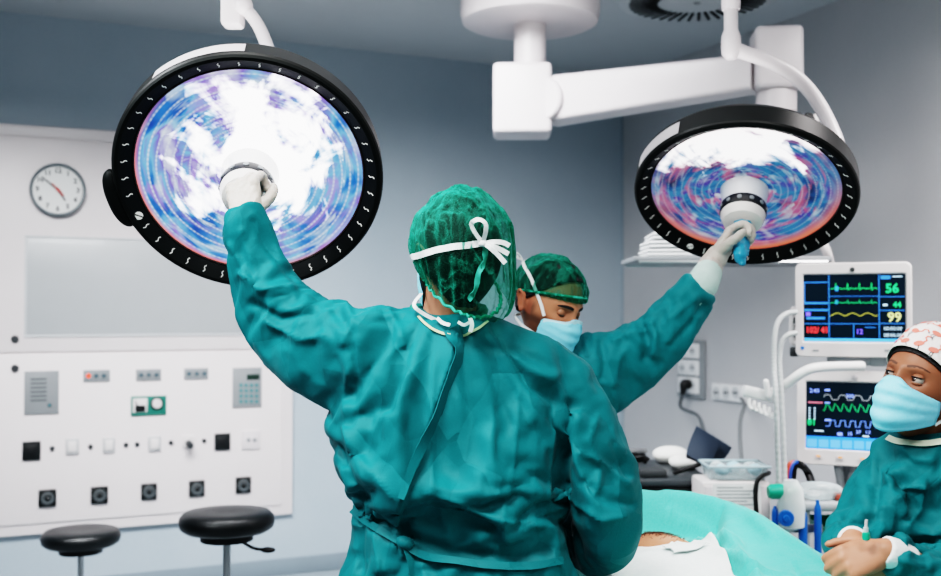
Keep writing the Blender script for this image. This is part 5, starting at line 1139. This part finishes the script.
if kp_[0] is not None:
    mk('tie_knot', ball(kp_[0]+kp_[1]*.012, (.020, .014, .014), 14, 10, Ry(.4)), GOWN, go)
    mk('tie_end', ribbon([kp_[0]+kp_[1]*.014, kp_[0]+kp_[1]*.02+A(.012, 0, -.05), kp_[0]+kp_[1]*.02+A(.02, 0, -.12), kp_[0]+kp_[1]*.02+A(.02, -.01, -.22)], .018, kp_[1], 5, .0016), GOWN, go)

# ================================================================== BEARDED SURGEON ACROSS THE TABLE
hc = P(549, 303, 3.16); HR = Rz(math.radians(45))@Ry(math.radians(4))@Rx(math.radians(24)); hs = 1.05
shL, elL, wrL = P(600, 362, 3.18), P(648, 338, 3.15), P(701, 286, 3.12)
armL = [(shL, .088), (P(625, 352, 3.17), .080), (elL, .074), (P(680, 310, 3.13), .064), (wrL, .056)]
shR = P(512, 372, 3.22); armR = [(shR, .085), (P(498, 420, 3.22), .08), (P(494, 470, 3.18), .07), (P(520, 490, 3.04), .055), (P(545, 500, 2.95), .045)]
def lv2(y, x0, x1, d, th): return (P((x0+x1)/2, y, d), S((x1-x0)/2, d), th/2)
lev = [lv2(342, 528, 572, 3.20, .12), lv2(350, 516, 588, 3.21, .18), lv2(360, 505, 602, 3.21, .22), lv2(380, 500, 612, 3.21, .25), lv2(420, 500, 610, 3.22, .26), lv2(480, 504, 604, 3.22, .24), lv2(520, 502, 606, 3.22, .25)]
cx2 = P(554, 520, 3.22)[0]; lev += [(A(cx2-.07, 3.25, .75), .155, .11), (A(cx2-.08, 3.27, .35), .165, .12)]
gg = [trunk(lev), tube([p for p, r in armL], [r for p, r in armL], 22), tube([p for p, r in armR], [r for p, r in armR], 22), ball(shL, .097), ball(shR, .086), ball(P(578, 362, 3.2), (.08, .08, .06))]
fl2 = [([(640, 322), (648, 340), (645, 365)], -.016, 4, 'valley'), ([(650, 318), (656, 335), (652, 360)], .014, 3.5, 'ridge'), ([(610, 345), (625, 335), (645, 330)], .010, 3, 'ridge'), ([(600, 335), (605, 360), (602, 385)], -.012, 4, 'valley'),
    ([(612, 390), (618, 360), (630, 345)], .010, 3, 'ridge'), ([(660, 330), (680, 310), (700, 295)], .010, 3, 'ridge'), ([(665, 350), (690, 325), (706, 300)], -.008, 3, 'valley'), ([(665, 300), (672, 325), (668, 345)], .009, 3, 'ridge'), ([(580, 350), (585, 380), (583, 410)], .010, 3, 'ridge')]
Vg, fg = drape_cloth(gg, .0125, 9.0, [[p for p, r in armL], [p for p, r in armR]], fl2, amp=.35, pins=[(wrL, .07), (armR[-1][0], .07), (P(548, 345, 3.2), .10)], grow=.11, frames=26)
fgt = bvh((Vg, fg))
bl = [(c, rx*.78, ry*.66) for c, rx, ry in lev[:7]]+[(A(cx2-.05, 3.24, .86), .12, .08)]
lg, feet = legs((cx2-.07, 3.26), .07, .86, 0, .052)
nk = tube([hc+A(-.01, .0, -.05), P(543, 345, 3.19), P(546, 365, 3.20)], [.062, .060, .075], 20, rnd=True)
Yh, Zh = nrm(A(.55, .15, .80)), A(-.75, .45, .35); crv = [(38, 78, 45), (42, 80, 45), (46, 80, 45), (52, 80, 45)]; thb = [(.8, .6, -.55), (.35, .85, -.5), (.1, 1, -.35)]
c_, n_ = LAMPS['far'][0], LAMPS['far'][1]; grip = c_+n_*.150
Zh = nrm(Zh-Yh*np.dot(Yh, Zh)); wrist2 = grip-Yh*.088*1.04+Zh*.034
hg, _ = hand(wrist2, Yh, Zh, 1, crv, thb, 1.0)
armL[-1] = (wrist2-Yh*.045, .050)
Yr, Zr = (.5, -.8, -.3), (0, -.2, 1); hr, _ = hand(armR[-1][0], Yr, Zr, -1, [(20, 30, 20)]*4, [(.8, .7, -.3), (.4, .9, -.3), (.1, 1, -.3)])
ab = [tube([p for p, r in armL[:-1]]+[wrL, wrist2], [.06, .055, .046, .036, .026, .024], 16, rnd=True), tube([p for p, r in armR], [.056, .05, .042, .036, .029], 16, rnd=True)]
hd = xf(join(*head_geo(eary=.026)), HR*hs, hc)
def tone2(L, V):
    T = np.tile(skin('b67f63'), (len(L), 1)); x, y, z = L.T
    st = np.maximum(sm(-.012, -.04, z)*sm(.038, .012, y), .8*sm(.012, -.01, z)*sm(-.030, -.012, y)*sm(.016, .004, y)); st = st*(np.linalg.norm(L, axis=1) < .16); T = blend(T, st*.74, '33241f')
    T = blend(T, (np.abs(x) > .068)*(np.abs(y-.026) < .035)*(np.abs(z) < .04)*.35, 'b8654f'); T = blend(T, np.exp(-((np.abs(x)-.032)/.016)**2-((z-.004)/.010)**2)*(y < -.05)*.32, '7c5040'); return T
p2, pg2 = body('person with dark stubble in teal gown looking down, reaching to the far lamp', [trunk(bl), nk, hd, hg, hr]+ab+lg+feetg(feet, (0, -1)), .0048, hc, HR, hs, tone2, A(cx2, 3.22, 0))
go = mk('gown', (Vg, fg), GOWN2, p2, ang=180); shoes(p2, feet, (0, -1))
g_, _ = hand(wrist2, Yh, Zh, 1, crv, thb, 1.0, .0022); a_ = wrL-A(*wrist2)
gv = remesh(join(g_, tube([wrist2+Yh*.01, wrist2-Yh*.03, wrist2*.5+wrL*.5, wrist2*.2+wrL*.8], [.033, .036, .039, .040], 20, rnd=True)), .0028, 3, .4); gv = (gv[0]+normals(gv)*(.0016*ridged(gv[0], 45, 6))[:, None], gv[1])
glv = mk('glove', gv, GLOVE, p2, ang=180)
wc = wrist2-Yh*.075; wi = wrL+nrm(elL-wrL)*.05
mk('knit_cuff', remesh(tube([wrist2*.45+wrL*.55, wrist2*.2+wrL*.8, wrL, wi], [.0425, .0455, .047, .048], 20, rnd=True), .004, 2), CUFF, p2, ang=180)
g_, _ = hand(armR[-1][0], Yr, Zr, -1, [(20, 30, 20)]*4, [(.8, .7, -.3), (.4, .9, -.3), (.1, 1, -.3)], 1, .0022); mk('glove', remesh(g_, .003, 3, .4), GLOVE, p2, ang=180)
ht = bvh(hd)
for s in (-1, 1):
    eye('eye', A(s*.032, -.0745, .003)*hs, HR, hc, (0, -.85, -.55), p2, '2c1c14', math.radians(-24), 'a06e55'); eyebrow(s, HR*hs, hc, ht, p2, w=.0085)
hairshell(HR, hc, hs, ((0, -.050, .072), (0, 1.1, 1)), HAIR, p2, .007)
cg, rim = bouffant((0, .014, .026), (.090, .114, .104), (0, .006, .026), (.083, .106), math.radians(-17), HR, hc, hs, 6.0, .0035)
cap2 = mk('bouffant_cap', cg, CAPM, p2, ang=180); mk('elastic_edge', loopline(rim, .0038), mat('elastic_green', '2f9f87', .7), cap2)
sg_ = solid(grid(mask_geo(bulge=.8, sy=.020)), .0016); mo = mk('face_mask', xf((sg_[0]*hs, sg_[1]), HR, hc), MASKM, p2, ang=180)
H = lambda *v: hc+HR@(A(*v)*hs)
ct2 = bvh(cg)
def over(t, l, hc=hc, HR=HR, o=.003):
    d = HR@nrm(A(*l)); h = t.ray_cast(Vector(hc+d*.35), Vector(-d)); return (A(*h[0])+d*o if h[0] is not None else hc+HR@A(*l)), d
for s in (-1, 1):
    q = [over(ct2, l) for l in ((s*.088, .012, .055), (s*.088, .03, .066), (s*.078, .06, .074), (s*.055, .09, .078), (s*.02, .11, .08))]
    mk('mask_strap', ribbon([H(s*.070, -.058, -.019), H(s*.0755, -.036, .008), H(s*.083, -.010, .034)]+[a for a, b in q], .0095, [HR@A(s, -.2, .1)]*3+[b for a, b in q], 6, .0014), TIE, mo)
    mk('mask_strap', ribbon([H(s*.067, -.047, -.077), H(s*.072, .0, -.074), H(s*.066, .03, -.070), H(s*.045, .062, -.068), H(s*.01, .075, -.068)], .0085, [HR@A(s, -.1, 0)]*2+[HR@A(s, .5, 0)]+[HR@A(0, 1, 0)]*2, 5, .0014), TIE, mo)
mk('top_edge', ribbon([H(*A(*p)) for p in np.array(mask_geo(bulge=.8, sy=.020))[1][::4]+A(0, -.0022, 0)], .012, [HR@nrm(A(p[0]*9, -1, .1)) for p in np.array(mask_geo())[1][::4]], 3, .001), mat('mask_edge', 'cdeefa', .7), mo)
b0, bd = over(ct2, (-.045, .10, .078), o=.006)
mk('strap_bow', join(ribbon([b0, b0+HR@A(-.022, .012, .004), b0+HR@A(-.03, .012, -.025), b0+HR@A(-.02, .006, -.045)], .010, HR@A(-1, .6, 0), 4, .0014), ribbon([b0, b0+HR@A(-.014, .016, .014), b0+HR@A(-.026, .014, .004), b0], .009, HR@A(-1, .6, 0), 4, .0014)), TIE, mo)
nb = [A(P(546, 350, 3.2)[0]+.082*math.cos(a), 3.2+.074*math.sin(a), P(546, 349, 3.2)[2]+.018*math.sin(a)) for a in np.arange(48)*2*PI/48]; mk('neck_binding', loopline(nb, .006), BIND, go)
# blue film of the far lamp's handle bunched below the fist: part of the lamp
gq = grip+n_*.0; tail = [grip+A(-.006, -.03, -.005), grip+A(-.016, -.045, -.045), grip+A(-.012, -.05, -.075)]
gt_ = tube(tail, [.012, .019, .010], 18, rnd=True); gt_ = (gt_[0]+.006*np.stack([nza(gt_[0], 70, 1), nza(gt_[0], 70, 2), nza(gt_[0], 70, 3)], 1), gt_[1])
mk('film_tail', gt_, SLEEVE, t2)
c_, n_ = LAMPS['near'][0], LAMPS['near'][1]; q_ = c_+n_*.13
gt_ = tube([q_+A(.012, .0, .0), q_+A(.034, -.012, -.018), q_+A(.05, -.015, -.022)], [.010, .014, .006], 16, rnd=True); gt_ = (gt_[0]+.006*np.stack([nza(gt_[0], 70, 1), nza(gt_[0], 70, 2), nza(gt_[0], 70, 3)], 1), gt_[1]); mk('film_tail', gt_, SLEEVE, t1)

# ================================================================== NURSE on the right
dn_ = 2.22; hc = P(925, 385, dn_); HR = Rz(math.radians(-57))@Ry(math.radians(10))@Rx(math.radians(-13)); hs = .95
lev = [lv(430, 896, 965, 2.25, .13), lv(438, 886, 985, 2.26, .18), lv(448, 878, 1000, 2.26, .21), lv(470, 872, 1012, 2.26, .24), lv(510, 868, 1016, 2.26, .255), lv(560, 872, 1012, 2.26, .25), lv(620, 866, 1016, 2.26, .26)]
cx3 = P(941, 576, 2.26)[0]; lev += [(A(cx3+.01, 2.26, .62), .155, .15), (A(cx3+.015, 2.26, .32), .155, .16)]
armR = [(P(894, 468, 2.27), .062), (P(874, 505, 2.25), .058), (P(862, 540, 2.20), .058), (P(856, 548, 2.13), .048), (P(851, 541, 2.08), .038)]
armL = [(P(1000, 480, 2.26), .066), (P(1010, 545, 2.20), .066), (P(990, 585, 2.10), .066), (P(930, 572, 2.03), .056), (P(891, 552, 2.01), .041)]
gg = [trunk(lev), tube([p for p, r in armR], [r for p, r in armR], 22), tube([p for p, r in armL], [r for p, r in armL], 22), ball(armR[0][0], .064), ball(armL[0][0], .066)]
fl3 = [([(880, 460), (876, 490), (873, 525)], -.014, 5, 'valley'), ([(884, 470), (895, 490), (905, 520)], .010, 4, 'ridge'), ([(890, 505), (905, 488), (930, 485)], .011, 4, 'ridge'), ([(925, 480), (920, 510), (905, 530)], .009, 4, 'ridge'), ([(838, 525), (855, 522), (875, 528)], -.012, 4, 'valley'), ([(842, 535), (850, 520), (866, 512)], .010, 4, 'ridge'),
    ([(880, 535), (900, 545), (938, 545)], -.016, 5, 'valley'), ([(885, 550), (905, 562), (935, 568)], .010, 4, 'ridge'), ([(900, 445), (915, 460), (938, 462)], .007, 4, 'ridge')]
Vg, fg = drape_cloth(gg, .0105, 21.0, [[p for p, r in armR], [p for p, r in armL]], fl3, amp=.35, pins=[(armR[-1][0], .05), (armL[-1][0], .055), (P(924, 436, 2.255), .11)], grow=.09, frames=28)
bl = [(c, rx*.76, ry*.66) for c, rx, ry in lev[:7]]+[(A(cx3, 2.26, .78), .115, .08)]
lg, feet = legs((cx3+.012, 2.26), .07, .76, 0, .052)
nk = tube([hc+A(.005, .01, -.05), P(921, 428, 2.25), P(925, 450, 2.26)], [.053, .053, .068], 20, rnd=True)
hd = xf(join(*head_geo(jaw=1.05, eary=-.004)), HR*hs, hc)
wR, wL = P(853, 541, 2.06), P(886, 551, 2.005)
hRg, _ = hand(wR, (.40, -.35, -.85), (-.55, -.75, .1), -1, [(50, 60, 35), (55, 62, 35), (58, 65, 35), (62, 65, 35)], [(.7, .7, -.5), (.3, .95, -.35), (.1, 1, -.2)], .86)
hLg, _ = hand(wL, (-.88, -.05, -.22), (-.05, -.80, .60), 1, [(52, 70, 40), (58, 74, 42), (62, 76, 42), (68, 76, 42)], [(.75, .7, -.4), (.3, .95, -.35), (.1, 1, -.2)], .86)
ab = [tube([p for p, r in armR[:-1]]+[wR], [.036, .034, .032, .028, .024], 16, rnd=True), tube([p for p, r in armL[:-1]]+[wL], [.036, .034, .034, .030, .024], 16, rnd=True)]
def tone3(L, V):
    T = np.tile(skin('8e5d46'), (len(L), 1)); x, y, z = L.T; n_ = (np.linalg.norm(L, axis=1) < .17)
    T = blend(T, np.exp(-((np.abs(x)-.032)/.018)**2-((z+.004)/.012)**2)*(y < -.04)*n_*.55, '5e3a29'); T = blend(T, sm(.02, .06, y)*n_*.3, '8d5d45'); T = blend(T, sm(-.07, -.11, z)*(np.linalg.norm(L, axis=1) < .22)*.4, '8f5c44')
    h = (~n_)*1.0; T = blend(T, h*.6*(V[:, 2] < 1.2), 'c98f76'); return T
p3_, pg3 = body('person in teal gown and flamingo-print cap looking up, hands clasped', [trunk(bl), nk, hd, hRg, hLg]+ab+lg+feetg(feet, (-.5, -1)), .0042, hc, HR, hs, tone3, A(cx3, 2.26, 0))
go = mk('gown', (Vg, fg), GOWN, p3_, ang=180); shoes(p3_, feet, (-.5, -1))
for w, e in ((wR, armR[-2][0]), (wL, armL[-2][0])):
    dd = nrm(w-e); mk('white_cuff', remesh(tube([w-dd*.055, w-dd*.02, w+dd*.006], [.030, .031, .028], 20), .004, 2), TIE, p3_, ang=180)
ht = bvh(hd); H = lambda *v: hc+HR@(A(*v)*hs)
for s in (-1, 1):
    eye('eye', A(s*.032, -.0775, .003)*hs, HR, hc, (-.25, -.95, .12), p3_, '33221a', math.radians(20), '845640'); eyebrow(s, HR*hs, hc, ht, p3_, mat('brow_brown', '5a3c2e', .7), .0055, .004)
hairshell(HR, hc, hs, ((0, -.088, .055), (0, .70, 1)), HAIR, p3_, .003)
# snug printed cap
g = head_geo(ears=(0, 0))[0]; V = g[0].copy(); n_ = np.array([nrm(v) for v in V]); V += n_*(.009+.012*sm(.0, .1, V[:, 1])*sm(-.1, .05, V[:, 2]))[:, None]; V[:, 2] += .010*sm(.02, .11, V[:, 2])
V += n_*(.0016*ridged(V, 18, 4))[:, None]
V, cf = clip(clip((V, g[1]), (0, -.088, .062), (0, .70, 1)), (0, 0, -.075), (0, 0, 1)); cgeo = xf((V*hs, cf), HR, hc); tcap = bvh(cgeo)
CAPW = mat('cap_cotton', 'e9e2de', .8, bump=.2, bs=150); PINK = mat('flamingo_pink', 'ee7a6c', .8)
FLA = [[(.0062*math.cos(a)+.001, .0036*math.sin(a)) for a in np.linspace(0, 2*PI, 12, endpoint=False)]]
def stroke(pts, w): pts = [A(*p) for p in pts]; o = []; n = len(pts)
def strip2(pts, w):
    p = np.array(pts); T = np.gradient(p, axis=0); T /= np.linalg.norm(T, axis=1)[:, None]; N_ = np.stack([-T[:, 1], T[:, 0]], 1)*w/2
    return list(map(tuple, p+N_))+list(map(tuple, (p-N_)[::-1]))
FLA += [strip2([(-.004, .001), (-.0075, .004), (-.0062, .008), (-.0085, .0105), (-.0115, .0092)], .0018)]
LEG = [strip2([(.001, -.003), (.002, -.0075), (.0005, -.0125)], .0009), strip2([(.003, -.003), (.0052, -.007), (.002, -.0095)], .0009), strip2([(-.0115, .0096), (-.0130, .0075)], .0016)]
pf, lf = [], []; random.seed(11)
hz_ = [(a, e) for e in (-.35, -.1, .15, .42, .70, .98, 1.25) for a in np.arange(0, 2*PI, .29/max(.2, math.cos(e)))]
for a, e in hz_:
    a += random.uniform(-.05, .05)+e*.5; e += random.uniform(-.05, .05); d = A(math.cos(e)*math.cos(a), math.cos(e)*math.sin(a), math.sin(e)); D = HR@d
    h = tcap.ray_cast(Vector(hc+D*.3), Vector(-D))
    if h[0] is None: continue
    n_ = A(*h[1]); n_ = n_ if np.dot(n_, D) > 0 else -n_; fr = frame(n_, HR@A(0, 0, 1)); rt = random.uniform(-.5, .5); fx = random.choice((-1, 1)); ok = True; pts_ = []
    for poly in FLA+LEG:
        o = []
        for x, y in poly:
            x, y = x*fx*1.7, y*1.7; x, y = x*math.cos(rt)-y*math.sin(rt), x*math.sin(rt)+y*math.cos(rt); q = A(*h[0])+fr[:, 0]*x+fr[:, 1]*y; hh = tcap.ray_cast(Vector(q+n_*.03), Vector(-n_))
            if hh[0] is None: ok = False; break
            o.append(A(*hh[0])+n_*.0024)
        if not ok: break
        pts_.append(o)
    if ok:
        for k_, o in enumerate(pts_): (pf if k_ < 2 else lf).append((np.array(o), [tuple(range(len(o)))]))
V0 = solid(cgeo, .002)
cap3 = mkm('printed_cap', [(V0, CAPW), (join(*pf), PINK), (join(*lf), mat('flamingo_leg', '6e6a70', .8))], p3_, ang=180, label='white cotton cap printed with pink flamingos')
ce = H(.0795, -.012, .020)
mk('cap_tab', box(ce+HR@A(.010, -.004, -.004), (.006, .026, .014), HR@Rx(-.5), b=.002), BLACK, cap3)
sg_ = solid(grid(mask_geo(bulge=1.3)), .0016); mo = mk('face_mask', xf((sg_[0]*hs, sg_[1]), HR, hc), MASKM, p3_, ang=180)
for s in (-1, 1):
    mk('mask_strap', ribbon([H(s*.069, -.038, -.019), H(s*.078, -.022, -.004), H(s*.086, .0, .012), H(s*.088, .018, .014)], .007, [HR@A(s, -.2, 0)]*4, 5, .0014), TIE, mo); mk('mask_strap', ribbon([H(s*.066, -.028, -.077), H(s*.074, -.01, -.058), H(s*.082, .008, -.040), H(s*.086, .020, -.028)], .006, [HR@A(s, -.2, 0)]*4, 5, .0014), TIE, mo)
mk('earring', join(ball(H(.083, -.010, -.036), .0035, 12, 8), tube([H(.084, -.012, -.040), H(.084, -.014, -.062)], .0006, 6), ball(H(.084, -.014, -.066), .0042, 10, 8)), mat('earring_silver', 'c9c9cc', .15, 1.0), p3_)
tg3 = bvh((Vg, fg)); trim('neck_binding', tg3, [(877, 424), (879, 430), (883, 435), (889, 439), (897, 442), (908, 444), (920, 445), (932, 444), (945, 441), (956, 436)], .013, BIND, go, .006)
sy = P(866, 534, 1.985)
t = thing('syringe', 'small syringe with a green hub held in the clasped hands', 'syringe', sy)
mk('barrel', cyl(sy+A(0, 0, -.012), sy+A(0, 0, .012), .0045, 14), clear('syringe_clear', 'e4eaea', .5), t); mk('needle_hub', lathe([(.007, -.004), (.0075, 0), (.0065, .008), (.003, .011)], sy+A(0, 0, -.006), (0, 0, 1), 16), mat('hub_green', '1f9c7c', .35), t); mk('needle_cap', cyl(sy+A(0, 0, .01), sy+A(.001, 0, .026), .0028, 10), WHITE, t)

# ================================================================== PATIENT under the drape
pt_g = []; hb2 = HOLE.copy(); zt_ = .745
cxp = lambda y: .50+(3.1-y)*.066
def pp(y, dx, z): return A(cxp(y)+dx, y, zt_+z)
rows = [(2.93, .06, .05), (2.86, .12, .07), (2.76, .135, .08), (2.6, .13, .08), (2.42, .12, .075), (2.26, .13, .08), (2.12, .14, .08), (2.04, .11, .07)]
pt_g.append(loft([[pp(y, rx*math.cos(a), rz*1.0+rz*math.sin(a)) for a in np.arange(32)*2*PI/32] for y, rx, rz in rows]))
pt_g.append(tube([pp(2.88, 0, .085), pp(2.98, 0, .10)], [.06, .055], 16, rnd=True))
pt_g.append(xf(join(*head_geo()), Rx(math.radians(-90))@np.eye(3), pp(3.07, 0, .115)))
for s in (-1, 1):
    pt_g += [tube([pp(2.12, s*.085, .09), pp(1.68, s*.095, .07), pp(1.28, s*.09, .05)], [.085, .058, .036], 16, rnd=True), tube([pp(1.27, s*.09, .04), pp(1.24, s*.09, .13)], [.035, .024], 12, rnd=True), tube([pp(2.80, s*.125, .07), pp(2.52, s*.155, .06), pp(2.28, s*.15, .05)], [.042, .034, .024], 14, rnd=True)]
    hg, _ = hand(pp(2.27, s*.15, .045), (0, -1, -.05), (0, 0, 1), -s, [(12, 18, 12)]*4, [(.7, .8, -.2), (.4, .9, -.2), (.2, 1, -.1)]); pt_g.append(hg)
pt_g += [ball((hb2[0], hb2[1]-.01, FIELDZ-.050), (.13, .075, .088), 32, 20)]
g = remesh(join(*pt_g), .006, 10, .5)
T = np.tile(skin('b98062'), (len(g[0]), 1)); T = T*(1+.18*nza(g[0], 40, 2))[:, None]
o = mk('person', g, SKIN, None, base=(.55, 2.1, .0), ang=180, attr={'tone': T}); tag(o, 'person lying under the turquoise drape with only a patch of bare hairy chest showing', 'person')
hs_ = []; random.seed(4); tp_ = bvh(g)
for i in range(260):
    x, y = hb2[0]+random.gauss(0, .035), hb2[1]+random.gauss(0, .016); h = tp_.ray_cast(Vector((x, y, 1.3)), Vector((0, 0, -1)))
    if h[0] is None: continue
    q = A(*h[0]); a = random.uniform(0, 2*PI); l = random.uniform(.006, .012); hs_.append(tube([q, q+A(math.cos(a)*l*.5, math.sin(a)*l*.5, .004), q+A(math.cos(a)*l, math.sin(a)*l, .003)], [.0006, .0005, .0002], 4, n=2))
tag(mk('body_hair', join(*hs_), mat('body_hair', '4a2d1e', .6), o), kind='stuff')
# ================================================================== CAMERA AND LIGHT
cam = bpy.data.cameras.new('camera'); co = bpy.data.objects.new('camera', cam); COL.objects.link(co)
cam.sensor_width = 36; cam.lens = 36*F/941; cam.clip_start = .05
co.location = (0, 0, CAMZ); co.rotation_euler = (PI/2+TILT, 0, -YAW)
cam.dof.use_dof = True; cam.dof.focus_distance = 2.42; cam.dof.aperture_fstop = 3.2
sc.camera = co
w = bpy.data.worlds.new('world'); sc.world = w; w.use_nodes = True
bg = w.node_tree.nodes['Background']; bg.inputs[0].default_value = (.88, .93, .97, 1); bg.inputs[1].default_value = .30
def area(name, loc, to, size, power, col=(1, 1, 1), spread=180):
    l = bpy.data.lights.new(name, 'AREA'); l.shape = 'RECTANGLE'; l.size, l.size_y = size; l.energy = power; l.color = col; l.spread = math.radians(spread)
    o = bpy.data.objects.new(name, l); COL.objects.link(o); o.location = W(A(*loc)); d = Vector(W(A(*to))-W(A(*loc))); o.rotation_euler = d.to_track_quat('-Z', 'Y').to_euler(); return o
def spot(name, loc, to, ang, power, col=(1, 1, 1), rad=.2, blend=.5):
    l = bpy.data.lights.new(name, 'SPOT'); l.energy = power; l.color = col; l.spot_size = math.radians(ang); l.spot_blend = blend; l.shadow_soft_size = rad
    o = bpy.data.objects.new(name, l); COL.objects.link(o); o.location = W(A(*loc)); d = Vector(W(A(*to))-W(A(*loc))); o.rotation_euler = d.to_track_quat('-Z', 'Y').to_euler(); return o
area('ceiling_light_near', (-.5, 1.3, 3.12), (-.35, 1.9, 0), (.9, .5), 40, (1, .99, .97), 120)
area('ceiling_light_side', (-1.9, 1.8, 3.0), (.1, 2.6, 1.1), (.8, 1.2), 30, (.94, .98, 1), 100)
area('ceiling_light_front', (.9, .6, 3.1), (.8, 2.9, 1.1), (.9, .6), 9, (1, .97, .95), 100)
area('ceiling_light_right', (2.2, 3.2, 3.12), (2.7, 4.2, 0), (1.2, 1.0), 92, (1, .95, .94), 130)
area('ceiling_light_left', (-1.8, 3.7, 3.12), (-2.3, 5.7, .3), (1.4, .6), 46, (.97, .98, 1), 88)
area('ceiling_light_back', (-.5, 4.2, 3.12), (.1, 6.1, .2), (1.6, .6), 78, (.98, .98, 1), 100)
area('ceiling_fill', (-.4, 3.2, 2.15), (-.4, 3.5, 3.18), (2.6, 1.2), 26, (1, .98, .97), 130)  # added fill without a fixture, aimed up to brighten the ceiling
spot('lamp_beam_far', c2+n2*.05, P(645, 566, 2.62), 19, 60, (1, .98, .95), .16, .6)
spot('lamp_beam_near', c1+n1*.1, P(600, 575, 2.6), 40, 12, (1, .98, .95), .18, .6)
sc.view_settings.view_transform = 'Filmic'; sc.view_settings.look = 'Very High Contrast'; sc.view_settings.exposure = -.10; sc.view_settings.gamma = 1
sc.cycles.use_denoising = True
sc.cycles.max_bounces = 7; sc.cycles.transparent_max_bounces = 12; sc.cycles.sample_clamp_indirect = 6
